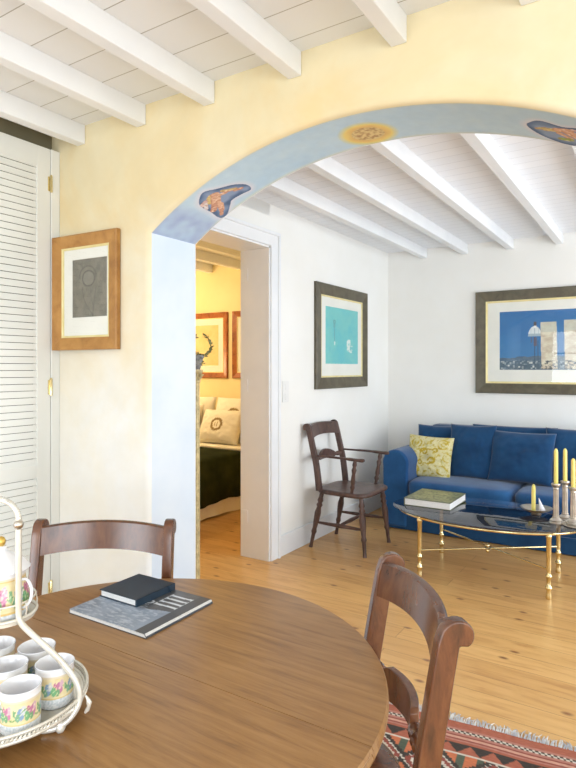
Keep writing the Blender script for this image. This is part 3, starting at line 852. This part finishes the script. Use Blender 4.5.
def mug(x, y, rz, label, seed):
    r = root('mug', label, 'mug', (x, y, TZ+.0315), rz, 'floral china mugs on the tiered stand')
    b = mug_body(.0335, .068, r, seed)
    mb = MB(); mb.lathe([(.0325, .0665), (.0330, .0685), (.0320, .0692), (.0300, .067), (.0285, .03), (.026, .006), (.001, .004)], n=40, cap=False)
    mb.build('inner_glaze', M['porcelain'], r, smooth=60, label='plain white inside and rim')
    mb = MB(); mb.lathe([(.001, 0), (.029, 0), (.030, .003)], n=32, cap=False); mb.build('foot', M['porcelain'], r)
    mb = MB(); pts = catmull([(.030, 0, .050), (.040, 0, .054), (.050, 0, .045), (.049, 0, .030), (.040, 0, .018), (.030, 0, .016)], 5)
    mb.tube(pts, .0026, 8); mb.build('handle', M['porcelain'], r, smooth=60)
    return r
mug(-.889, .572, math.radians(-100), 'floral china mug nearest the front rim of the stand tray', 1)
mug(-.906, .649, math.radians(118), 'floral mug furthest right, beside the curved strut, pink rose showing', 2)
mug(-.969, .600, math.radians(150), 'floral mug in the middle of the tray, hemmed in by the others', 3)
mug(-.987, .668, math.radians(110), 'floral mug at the rear of the tray, furthest from the camera', 4)
mug(-1.058, .632, math.radians(120), 'floral mug cut off by the left picture edge behind the middle one', 5)
# lidded jar on the upper tier
r = root('sugar_jar', 'white floral china jar with domed lid and gold knob on the upper tier', 'jar', (AXS[0], AXS[1], TZ+.1835))
def jpos(u, v):
    a = 2*PI*u; rr = .047*(.86+.14*math.sin(PI*min(1, v*1.1+.15))) ; return (rr*math.cos(a), rr*math.sin(a), .082*v)
painted('jar_body', 150, 44, jpos, lambda u, v: floral(u, .12+v*.8, 6), M['china_paint'], r)
mb = MB(); mb.lathe([(.001, .0), (.041, .0)], n=32, cap=False); mb.build('foot', M['porcelain'], r)
mb = MB(); mb.lathe([(.046, .080), (.048, .083), (.045, .088), (.036, .098), (.022, .108), (.010, .114), (.008, .122), (.001, .124)], n=36, cap=False)
lid = mb.build('lid', M['porcelain'], r, smooth=50)
mb = MB(); mb.lathe([(.004, .121), (.007, .126), (.008, .131), (.005, .137), (.001, .139)], n=16); mb.build('knob', M['gilt'], lid, smooth=60, label='gold knob')
mb = MB(); pts = catmull([(.044, .010, .068), (.058, .012, .070), (.068, .014, .055), (.064, .014, .035), (.052, .012, .022), (.043, .010, .02)], 5); mb.tube(pts, .0026, 8); mb.build('handle', M['porcelain'], r, smooth=60)

# ---------------------------------------------------------------- kilim rug
RA = math.radians(6.6)
RW, RL = 1.73, 1.85
ru = root('kilim_rug', 'terracotta and black patterned kilim rug with white fringe under the dining table', 'rug', (-1.80, 2.127, .0), RA)
def kil(u, v):
    x = u*RW; d = v*RL          # d = distance from the fringed end
    n = .12*noise.noise(Vector((x*60, d*200, 0)))
    T = (172, 104, 84); K = (74, 68, 64); W = (212, 204, 190); Pk = (182, 128, 114); O = (200, 120, 86); R = (148, 84, 74)
    def sh(c): return tuple(max(0, q*(1+n)) for q in c)
    if d < .055: return sh(Pk if d > .045 else T)
    if d < .075: return sh(K if ((x*50) % 1 < .55) ^ (d > .065) else W)
    if d < .135: return sh([Pk, R, (206, 160, 140), R, Pk, T][int((d-.075)/.0101) % 6])
    if d < .19:
        ph = (x/.078) % 1; t = 1-abs(2*ph-1); return sh(T if (d-.135)/.055 > 1-t*.9 and not False else K)
    if d < .2: return sh(W)
    # diamonds stepped
    q = d-.2; row = int(q/.20); qq = (q % .20)/.20; ph = (x/.20+.5*(row % 2)) % 1
    a = abs(ph-.5)*2; b = abs(qq-.5)*2
    a = math.floor(a*10)/10; b = math.floor(b*10)/10
    s_ = a+b
    if s_ < .3: return sh(O)
    if s_ < .5: return sh(K)
    if s_ < .62: return sh(W)
    if s_ < .85: return sh(R)
    if s_ < .98: return sh(K if (int(x*80)+int(d*80)) % 2 else W)
    if s_ < 1.2: return sh(K)
    return sh(O if (ph*3) % 1 < .6 else (92, 100, 86))
painted('pile', 430, 440, lambda u, v: (u*RW, -v*RL, .006+.0012*math.sin(u*37)), kil, M['weave'], ru)
mb = MB(); mb.box(0, RW, -RL, 0, .0005, .004); mb.build('underside', M['linen'], ru)
mb = MB(); rnd = random.Random(3)
for i in range(400):
    x = RW*i/400+rnd.uniform(-.002, .002); l = rnd.uniform(.03, .055); dx = rnd.uniform(-.018, .018)
    mb.tube([(x, -.004, .006), (x+dx*.3, l*.5, .007+rnd.uniform(0, .004)), (x+dx, l, .0035)], [.0022, .002, .0012], 4)
fr = mb.build('fringe', mat('fringe', (222, 220, 214), (176, 178, 186), .9, scale=40), ru); fr['kind'] = 'stuff'

# ---------------------------------------------------------------- cushions
def cushion(w, h_, th, m, parent=None, name='cushion', colf=None, pinch=.10, sag=0, seed=0, n=36, pw=.5):
    """upright pillow in local x (width) z (height), centre at origin; front faces -y"""
    def pt(u, v, side):
        a, b = 2*u-1, 2*v-1
        e = max(0, 1-abs(a)**2.6)**pw*max(0, 1-abs(b)**2.6)**pw
        px_ = a*w/2*(1-pinch*(1-abs(a)**2)*0-pinch*.5*(1-b*b)*abs(a)**3)
        pz_ = b*h_/2*(1-pinch*.5*(1-a*a)*abs(b)**3)-sag*(1-a*a)*(1+b)/2
        wr = .012*noise.noise(Vector((a*2.2+seed, b*2.2, seed)))+.006*noise.noise(Vector((a*6+seed, b*5, seed+side)))
        y = side*(th/2*e+wr*e)
        return (px_, y, pz_)
    vs = []; cs = []; fs = []
    for side in (-1, 1):
        base = len(vs)
        for j in range(n+1):
            for i in range(n+1):
                vs.append(pt(i/n, j/n, side)); cs.append(colf(i/n, j/n) if colf else (255, 255, 255))
        for j in range(n):
            for i in range(n):
                q = (base+j*(n+1)+i, base+j*(n+1)+i+1, base+(j+1)*(n+1)+i+1, base+(j+1)*(n+1)+i)
                fs.append(q if side < 0 else q[::-1])
    me = bpy.data.meshes.new(name); me.from_pydata(vs, [], fs)
    if colf:
        at = me.color_attributes.new('paint', 'FLOAT_COLOR', 'POINT'); fl = []
        for c in cs: fl += [lin(c[0]), lin(c[1]), lin(c[2]), 1.0]
        at.data.foreach_set('color', fl)
    bm = bmesh.new(); bm.from_mesh(me); bmesh.ops.remove_doubles(bm, verts=bm.verts, dist=.0004); bm.to_mesh(me); bm.free()
    for p in me.polygons: p.use_smooth = True
    me.materials.append(m)
    o = bpy.data.objects.new(name, me); COL.objects.link(o)
    if parent: o.parent = parent
    return o

# ---------------------------------------------------------------- sofa
SX0, SX1, SYF, SYB = -2.035, .20, 4.68, 5.49
so = root('sofa', 'long blue cotton sofa with rolled arms against the back wall', 'sofa', ((SX0+SX1)/2, (SYF+SYB)/2, 0))
ox, oy = -(SX0+SX1)/2, -(SYF+SYB)/2
def sb(x0, x1, y0, y1, z0, z1): return MB().box(x0+ox, x1+ox, y0+oy, y1+oy, z0, z1)
sb(SX0+.24, SX1-.24, SYF+.03, SYB, .05, .32).build('base', M['sofa_dark'], so, bevel=.02, seg=3)
# slip-cover skirt to the floor
sb(SX0+.02, SX1-.02, SYF+.01, SYB-.02, .006, .13).build('skirt', M['sofa_dark'], so, bevel=.008)
mb = sb(SX0+.2, SX1-.2, SYB-.2, SYB, .3, .845); mb.build('backrest', M['sofa_dark'], so, bevel=.05, seg=4)
def arm(x0, x1):
    mb = MB(); cx_ = (x0+x1)/2; w = (x1-x0)/2; P_ = [(cx_-w*.93, .02), (cx_-w, .3), (cx_-w*1.0, .52)]
    for i in range(13):
        a = PI-PI*i/12; P_.append((cx_+w*1.04*math.cos(a), .56+.115*math.sin(a)))
    P_ += [(cx_+w, .52), (cx_+w*.97, .3), (cx_+w*.93, .02)]
    mb.prism([(x+ox, z) for x, z in P_], 'y', SYF+oy, SYB+oy-.02)
    mb.build('arm', M['sofa'], so, bevel=.025, seg=4)
arm(SX0, SX0+.228); arm(SX1-.228, SX1)
def seat_cushion(x0, x1):
    mb = MB(); n = 28; rings = []
    W_, D_ = (x1-x0)/2, .36
    def out(s_, z):
        P_ = []
        for j in range(64):
            a = 2*PI*j/64; ca, sa = math.cos(a), math.sin(a)
            P_.append(((x0+x1)/2+ox+math.copysign(abs(ca)**.22, ca)*(W_-(1-s_)*.08), 4.99+oy+math.copysign(abs(sa)**.22, sa)*(D_-(1-s_)*.08)*1.0, z))
        return P_
    for s_, z in ((.2, .295), (.7, .30), (.93, .315), (1, .345), (1.02, .385), (.98, .402), (.8, .422), (.4, .430), (-.6, .436), (-2.5, .438), (-3.4, .438)):
        rings.append(mb.ring(out(s_, z)))
    mb.skin(rings); mb.build('seat_cushion', M['sofa'], so, smooth=60)
seat_cushion(-1.81, -.962); seat_cushion(-.958, -.025)

def lean(o, loc, tilt, yaw=0, roll=0):
    o.location = loc; o.rotation_euler = Euler((math.radians(-tilt), math.radians(roll), math.radians(yaw)), 'XYZ')
def cush(label, w, h_, th, loc, tilt, yaw=0, roll=0, m='sofa_dark', seed=0, pinch=.1, group='loose blue cushions on the sofa', colf=None):
    o = cushion(w, h_, th, M[m] if m in M else m, None, 'cushion', colf, pinch, 0, seed, 70 if colf else 36)
    tag(o, label, 'cushion', group); lean(o, loc, tilt, yaw, roll); return o
cush('blue sofa cushion mostly hidden behind the yellow patterned cushion', .42, .42, .13, (-1.71, 5.225, .643), 13, 4, 0, seed=1)
cush('blue sofa cushion immediately right of the yellow patterned one', .40, .47, .14, (-1.385, 5.09, .652), 15, -3, -1, seed=2)
cush('big square blue cushion in the centre of the sofa, leaning forward over two others', .51, .43, .17, (-.975, 5.05, .640), 19, -4, 0, seed=3)
cush('blue sofa cushion behind the tall yellow candles at the right picture edge', .50, .44, .16, (-.56, 5.16, .668), 14, 3, 0, seed=4)
cush('blue bolster cushion resting on the sofa back behind the centre cushion', .70, .30, .12, (-1.08, 5.255, .725), 10, 0, 0, seed=5)
def yel(u, v):
    c = mixc((222, 214, 168), (212, 202, 148), .5+fb(u, v, 5))
    g = (186, 160, 52)
    for (x, y, r_, th) in ((.22, .80, .11, .020), (.22, .80, .05, .012), (.80, .80, .11, .020), (.82, .80, .05, .014), (.20, .18, .12, .020), (.20, .18, .06, .012), (.83, .2, .10, .020), (.5, .5, .17, .018), (.5, .93, .09, .013), (.5, .06, .09, .013), (.08, .5, .09, .014), (.93, .5, .09, .014)):
        d = math.hypot(u-x, v-y)+.012*noise.noise(Vector((u*14, v*14, x*9)))
        a = math.atan2(v-y, u-x)
        if abs(d-r_) < th*(.6+.5*math.sin(a*2+x*7)): c = mixc(g, (206, 184, 84), .4+fb(u, v, 20))
    for (x, y, r_) in ((.42, .60, .09), (.60, .40, .09), (.66, .64, .06), (.34, .34, .06)):
        a = math.atan2(v-y, u-x); d = math.hypot(u-x, v-y)
        if abs(d-r_*(.35+.65*(a+PI)/(2*PI))) < .018: c = g
    if fb(u, v, 12, 9) > .34: c = mixc(c, g, .7)
    return c
cush('yellow and cream scroll-patterned square cushion on the left end of the sofa', .40, .372, .13, (-1.72, 4.975, .592), 15, 2, 2, m=M['weave'], seed=6, group=None, colf=yel)

# ---------------------------------------------------------------- coffee table
CT = (-1.0, 4.0); GZ = .41
ct = root('coffee_table', 'oval smoked glass coffee table with brass legs in front of the sofa', 'table', (CT[0], CT[1], 0))
def ell(a, b, z, n=96): return [(a*math.cos(2*PI*i/n), b*math.sin(2*PI*i/n), z) for i in range(n)]
mb = MB(); rings = [mb.ring(ell(a, b, z)) for a, b, z in ((.628, .398, GZ-.010), (.632, .402, GZ-.007), (.632, .402, GZ-.002), (.628, .398, GZ))]
mb.skin(rings); mb.build('glass_top', M['smoked'], ct, smooth=30)
mb = MB(); mb.tube(ell(.585, .372, GZ-.022), .0095, 10, loop=True); mb.build('brass_ring', M['brass'], ct, smooth=60)
LG = [(-.345, -.30), (-.385, .275), (.43, -.245), (.41, .275)]
for x, y in LG:
    mb = MB(); mb.lathe([(.016, 0), (.018, .006), (.016, .03), (.013, .05), (.019, .06), (.021, .066), (.019, .072), (.013, .08), (.013, .12), (.018, .128), (.020, .134), (.018, .14), (.012, .15), (.013, .165), (.0145, .18), (.0145, GZ-.05), (.018, GZ-.045), (.018, GZ-.03), (.012, GZ-.024), (.012, GZ-.0105)], (x, y, 0), 16)
    mb.build('leg', M['brass'], ct, smooth=50)
zc = .175
for a, b in (((-.345, -.30), (.41, .275)), ((-.385, .275), (.43, -.245))):
    mb = MB(); mb.tube([(a[0], a[1], zc), (b[0], b[1], zc)], .006, 8); mb.build('stretcher', M['brass'], ct, smooth=60)
mb = MB(); mb.lathe([(.002, -.03), (.010, -.026), (.014, -.018), (.012, -.01), (.022, 0), (.012, .01), (.014, .018), (.010, .026), (.003, .034)], (.02, -.015, zc), 16); mb.build('stretcher_finial', M['brass'], ct, smooth=50)

def bcol(u, v):
    c = mixc((150, 152, 104), (116, 122, 84), .5+1.2*fb(u, v*1.3, 5))
    if .12 < u < .88 and .2 < v < .8: c = mixc(c, (186, 180, 120), .6*(.5+fb(u, v, 9)))
    if fb(u, v, 13, 4) > .22: c = (88, 92, 62)
    if u < .03 or u > .97 or v < .04 or v > .96: c = (96, 104, 72)
    return c
bk = root('coffee_table_book', 'thick olive-covered art book with white pages on the glass coffee table', 'book', (-1.366, 4.082, GZ+.0005), math.radians(0))
mb = MB(); mb.box(-.160, .160, -.182, .182, .003, .047); mb.build('pages', M['page'], bk, bevel=.002)
mb = MB(); mb.box(-.165, .164, -.186, .186, 0, .003).box(-.165, .164, -.186, .186, .047, .050); mb.box(-.165, -.161, -.186, .186, 0, .05)
mb.build('cover', mat('olive_cover', (110, 116, 80), (92, 98, 68), .5), bk)
painted('cover_print', 100, 110, lambda u, v: (-.165+.329*u, -.186+.372*v, .0504), bcol, M['cover'], bk)

# candlesticks
def candlestick(x, y, hh, label, ch, z0=GZ):
    r = root('candlestick', label, 'candlestick', (x, y, z0+.0005), 0, 'silver column candlesticks on the coffee table')
    k_ = hh/.25
    mb = MB(); mb.lathe([(.040, 0), (.041, .006), (.036, .012), (.038, .018), (.028, .026), (.020, .034), (.022, .040)], n=28); mb.build('base', M['silver'], r, smooth=40)
    mb = MB()
    n = 32; rings = []
    for z in (.038, .05, .12*k_, .20*k_, .212*k_):
        rr = .0165-.003*z/.2
        rings.append(mb.ring([((rr+.0014*(1 if j % 4 < 2 else -1))*math.cos(2*PI*j/n), (rr+.0014*(1 if j % 4 < 2 else -1))*math.sin(2*PI*j/n), z) for j in range(n)]))
    mb.skin(rings); mb.build('fluted_column', M['silver'], r, smooth=20)
    mb = MB(); z = .21*k_; mb.lathe([(.014, z), (.018, z+.006), (.016, z+.012), (.022, z+.022), (.027, z+.028), (.028, hh-.004), (.026, hh), (.012, hh)], n=24); mb.build('nozzle', M['silver'], r, smooth=40)
    c = root('candle', label.replace('silver candlestick', 'yellow candle'), 'candle', (x, y, z0+.0005+hh+.0005), 0, 'yellow candles')
    mb = MB(); mb.lathe([(.0125, 0), (.0128, .01), (.0122, ch*.9), (.0105, ch*.95), (.004, ch)], n=16); mb.build('wax', M['wax'], c, smooth=50)
    mb = MB(); mb.tube([(0, 0, ch-.002), (.001, 0, ch+.006), (.002, 0, ch+.010)], .0012, 5); mb.build('wick', M['wick'], c)
    return r, c
def candle_label(c, t): c['label'] = t
a, c = candlestick(-.558, 3.946, .245, 'silver column candlestick nearest the coffee bowl, leftmost of the three', .215); candle_label(c, 'tall yellow candle in the leftmost of the three silver candlesticks')
a, c = candlestick(-.522, 4.065, .245, 'silver column candlestick standing between and behind the other two', .205); candle_label(c, 'tall yellow candle in the rearmost, middle silver candlestick')
a, c = candlestick(-.462, 3.952, .225, 'shorter silver column candlestick at the right picture edge', .175, GZ+.0065); candle_label(c, 'yellow candle in the short silver candlestick at the right picture edge')
# tray under it
r = root('silver_tray', 'flat silver tray under the right-hand candlestick on the coffee table', 'tray', (-.425, 3.955, GZ+.0005), 0)
mb = MB(); mb.lathe([(.001, .0), (.085, 0), (.098, .003), (.102, .006), (.100, .0062), (.085, .0045), (.001, .004)], n=40, cap=False); mb.build('dish', M['silver'], r, smooth=40)
mb = MB(); mb.tube(circ(.101, .0062, 48), .0018, 6, loop=True); mb.build('rim', M['silver'], r, smooth=60)
# shallow bowl with short candle and paper cone
BX, BY = -.70, 4.11
r = root('silver_bowl', 'shallow silver footed bowl holding a short candle on the coffee table', 'bowl', (BX, BY, GZ+.0005))
mb = MB(); mb.lathe([(.030, 0), (.034, .003), (.026, .010), (.05, .018), (.080, .030), (.098, .042), (.102, .045), (.099, .0455), (.078, .033), (.05, .022), (.001, .018)], n=48, cap=False); mb.build('bowl', M['silver'], r, smooth=50)
c = root('candle', 'short yellow candle standing in the shallow silver bowl', 'candle', (BX-.015, BY-.01, GZ+.0205), 0, 'yellow candles')
mb = MB(); mb.lathe([(.014, 0), (.014, .01), (.0125, .155), (.010, .168), (.004, .178)], n=16); mb.build('wax', M['wax'], c, smooth=50)
mb = MB(); mb.tube([(0, 0, .176), (.001, 0, .184), (.002, 0, .192)], .0012, 5); mb.build('wick', M['wick'], c)
o = MB().lathe([(.020, 0), (.0205, .002), (.010, .045), (.001, .085)], n=20, M=Matrix.Rotation(math.radians(-14), 4, 'Y')).build('paper_cone', M['porcelain'], None, smooth=50)
o.location = (BX+.038, BY-.012, GZ+.030); tag(o, 'small white cone leaning inside the shallow silver bowl', 'ornament')

# ---------------------------------------------------------------- tall gilt column stand with wreath
cs = root('column_stand', 'slender gilt column pedestal just inside the arch by the doorway', 'pedestal', (-2.235, 2.52, 0))
mb = MB(); mb.lathe([(.085, 0), (.085, .03), (.07, .04), (.06, .055), (.045, .065), (.03, .09)], n=32); mb.build('base', M['aged_gilt'], cs, smooth=40)
mb = MB(); rings = []; n = 32
for z in (.085, .5, 1.0, 1.29):
    rr = .020-.003*z/1.3
    rings.append(mb.ring([((rr+.0015*(1 if j % 4 < 2 else -1))*math.cos(2*PI*j/n), (rr+.0015*(1 if j % 4 < 2 else -1))*math.sin(2*PI*j/n), z) for j in range(n)]))
mb.skin(rings); mb.build('shaft', M['aged_gilt'], cs, smooth=20)
mb = MB(); mb.lathe([(.019, 1.285), (.024, 1.29), (.024, 1.30), (.020, 1.305), (.026, 1.33), (.036, 1.345), (.038, 1.35), (.038, 1.36)], n=24)
for a in range(8):
    a = 2*PI*a/8; mb.tube([(.022*math.cos(a), .022*math.sin(a), 1.305), (.030*math.cos(a), .030*math.sin(a), 1.325), (.040*math.cos(a), .040*math.sin(a), 1.333), (.042*math.cos(a), .042*math.sin(a), 1.328)], [.006, .006, .005, .003], 6)
mb.build('capital', M['aged_gilt'], cs, smooth=40)
wr = root('wreath_topiary', 'grey-green leaf wreath growing from a small pot on the gilt column', 'plant', (-2.235, 2.52, 1.361))
mb = MB(); mb.lathe([(.022, 0), (.026, .02), (.038, .055), (.045, .075), (.046, .082), (.040, .082), (.035, .07), (.001, .065)], n=24, cap=False); mb.build('pot', M['stone_pot'], wr, smooth=40)
rnd = random.Random(5)
def leafm(mb, p, d, l, w):
    d = d.normalized(); s_ = d.cross(Vector((rnd.uniform(-1, 1), rnd.uniform(-1, 1), rnd.uniform(-1, 1)))).normalized(); n_ = d.cross(s_)
    pts = [p, p+d*l*.4+s_*w+n_*w*.3, p+d*l, p+d*l*.4-s_*w+n_*w*.3]
    v = [mb.bm.verts.new(q) for q in pts]; mb.bm.faces.new(v)
mb = MB(); ringc = Vector((.024, .014, .14)); Rr = .056
dx, dy = math.cos(math.atan(375/585)), math.sin(math.atan(375/585))
pts = []
for i in range(40):
    a = -PI/2+(2*PI-.5)*(i/39)+.25
    a = -PI/2+.05+(2*PI-.1)*i/39
    pts.append(ringc+Vector((Rr*math.cos(a)*dx, Rr*math.cos(a)*dy, Rr*1.0*math.sin(a))))
mb.tube(pts[:17], .0016, 5); mb.tube(pts[23:], .0016, 5); mb.build('stem', M['leaf'], wr, smooth=60)
mb = MB()
for i, p in enumerate(pts):
    a = -PI/2+.05+(2*PI-.1)*i/39
    if abs(a-PI/2) < .42 or i % 2 == 1: continue
    tan = Vector((-math.sin(a)*dx, -math.sin(a)*dy, math.cos(a))) * (1 if a < PI/2 else -1)
    out = (p-ringc).normalized()
    for k_ in range(6):
        leafm(mb, p+Vector([rnd.uniform(-.004, .004) for _ in range(3)]), tan*1.0+out*rnd.uniform(-1, 1.3)+Vector([rnd.uniform(-.4, .4) for _ in range(3)]), rnd.uniform(.016, .028), rnd.uniform(.004, .007))
for i in range(90):
    a = rnd.uniform(0, 2*PI); rr = rnd.uniform(.01, .045)
    leafm(mb, Vector((rr*math.cos(a), rr*math.sin(a), rnd.uniform(.03, .085))), Vector((math.cos(a), math.sin(a), rnd.uniform(-.8, .6))), rnd.uniform(.015, .028), .006)
mb.build('leaves', M['leaf'], wr)

# ---------------------------------------------------------------- bed
bd = root('bed', 'bed with dark green blanket and cream skirt seen through the doorway', 'bed', (-4.24, 4.09, 0))
bx0, bx1, by0, by1 = -.80, .80, -.98, .98
MB().box(bx0+.04, bx1-.04, by0+.04, by1, .14, .36).build('base', M['linen'], bd, bevel=.02)
MB().box(bx0+.02, bx1-.02, by0+.02, by1-.01, .36, .54).build('mattress', M['linen'], bd, bevel=.05, seg=4)
mb = MB(); MB().box(bx0-.02, bx1+.02, by1-.03, by1+.02, .1, .84).build('headboard', M['linen'], bd, bevel=.03, seg=3)
# blanket: sheet over the mattress hanging at the side with soft folds
mb = MB(); rings = []
NYb = 60
for i in range(NYb+1):
    y = by0-.005+(by1-.38-by0)*i/NYb; f_ = .008*math.sin(y*23)+.006*math.sin(y*41+1); hem = .145+.012*math.sin(y*9)
    P_ = [(bx0-.025-f_, hem), (bx0-.02-f_*.6, .35), (bx0-.008, .53), (bx0+.03, .562), (0, .572), (bx1-.03, .562), (bx1+.008, .53), (bx1+.02+f_*.6, .35), (bx1+.025+f_, hem)]
    rings.append(mb.ring([(x, y, z) for x, z in P_]))
mb.skin(rings, cap=False, closed=False); bl = mb.build('blanket', M['bed_green'], bd, smooth=60)
so_ = bl.modifiers.new('s', 'SOLIDIFY'); so_.thickness = .01
mb = MB(); rings = []
for i in range(120):
    y = by0+.01+(by1-by0-.03)*i/119; f_ = .012*math.sin(y*19)
    rings.append(mb.ring([(bx1-.012+f_, y, .012+.008*math.sin(y*9+1)), (bx1-.02, y, .30)]))
mb.skin(rings, cap=False, closed=False); mb.build('bed_skirt', M['linen'], bd, smooth=60, label='cream fabric skirt under the blanket')
mb = MB(); mb.box(bx0+.01, bx1-.0, by1-.55, by1-.30, .56, .60); mb.build('turned_sheet', M['linen'], bd, bevel=.018, seg=3)
def emblem(u, v):
    c = (240, 234, 218)
    r_ = math.hypot((u-.5)/.12, (v-.5)/.16); n_ = .2*noise.noise(Vector((u*50, v*50, 0)))
    if abs(r_-1+n_) < .22: c = (150, 128, 84)
    if r_ < .45 and abs(math.sin(u*60)) < .5: c = (176, 152, 104)
    return c
def pil(label, w, h_, th, loc, tilt, yaw, colf=None, seed=0):
    o = cushion(w, h_, th, M['weave'] if colf else M['linen'], None, 'pillow', colf, .08, 0, seed, 60 if colf else 30)
    tag(o, label, 'pillow', 'cream pillows on the bed'); lean(o, loc, tilt, yaw)
pil('cream pillow with wreath emblem standing in front of the others on the bed', .52, .36, .17, (-3.80, 4.66, .772), 24, 0, emblem, 1)
pil('plain cream pillow lying at the left of the emblem pillow', .62, .40, .17, (-4.46, 4.73, .80), 24, 0, None, 2)
pil('cream emblem pillow against the headboard, partly hidden by the door frame', .60, .40, .15, (-3.78, 4.90, .86), 16, 0, emblem, 3)
pil('plain cream pillow against the headboard behind the front row', .60, .40, .15, (-4.42, 4.93, .86), 14, 0, None, 4)

# ---------------------------------------------------------------- lights
def area(name, loc, rot, sx, sy, power, col):
    l = bpy.data.lights.new(name, 'AREA'); l.shape = 'RECTANGLE'; l.size = sx; l.size_y = sy; l.energy = power; l.color = col
    o = bpy.data.objects.new(name, l); COL.objects.link(o); o.location = loc; o.rotation_euler = rot; return o
DAY = (.89, .95, 1.0)
area('daylight_rear_door', (-1.45, -2.16, 1.15), (PI/2+.2, 0, 0), 1.0, 2.0, 42, DAY)
area('daylight_rear_window', (1.25, -2.16, 1.47), (PI/2+.25, 0, 0), 2.2, 1.45, 74, DAY)
area('daylight_right_window', (2.98, -.2, 1.3), (PI/2+.38, 0, PI/2), 2.7, 1.9, 58, DAY)
area('daylight_far_right', (2.22, 3.8, 1.3), (PI/2+.42, 0, PI/2), 2.3, 1.9, 105, (.88, .94, 1.0))
def point(name, loc, p, col, rad=.08):
    l = bpy.data.lights.new(name, 'POINT'); l.energy = p; l.color = col; l.shadow_soft_size = rad
    o = bpy.data.objects.new(name, l); COL.objects.link(o); o.location = loc
point('bedroom_lamp', (-4.6, 3.7, 2.15), 46, (1.0, .76, .44), .2)
point('bedside_lamp', (-5.3, 4.7, 1.4), 24, (1.0, .76, .44), .1)

w = bpy.data.worlds.new('sky'); sc.world = w; w.use_nodes = True
bg = w.node_tree.nodes['Background']; bg.inputs[0].default_value = (.75, .86, 1, 1); bg.inputs[1].default_value = 1.0

# ---------------------------------------------------------------- camera
cam = bpy.data.cameras.new('camera'); co = bpy.data.objects.new('camera', cam); COL.objects.link(co)
co.location = (0, 0, 1.37); co.rotation_euler = (PI/2, 0, math.atan(375/585))
cam.lens = 585/768*36; cam.sensor_width = 36; cam.shift_y = -16/768; cam.clip_start = .02
sc.camera = co
vs = sc.view_settings
vs.view_transform = 'Standard'; vs.look = 'None'; vs.exposure = 0.1; vs.gamma = 1.0; vs.use_curve_mapping = False
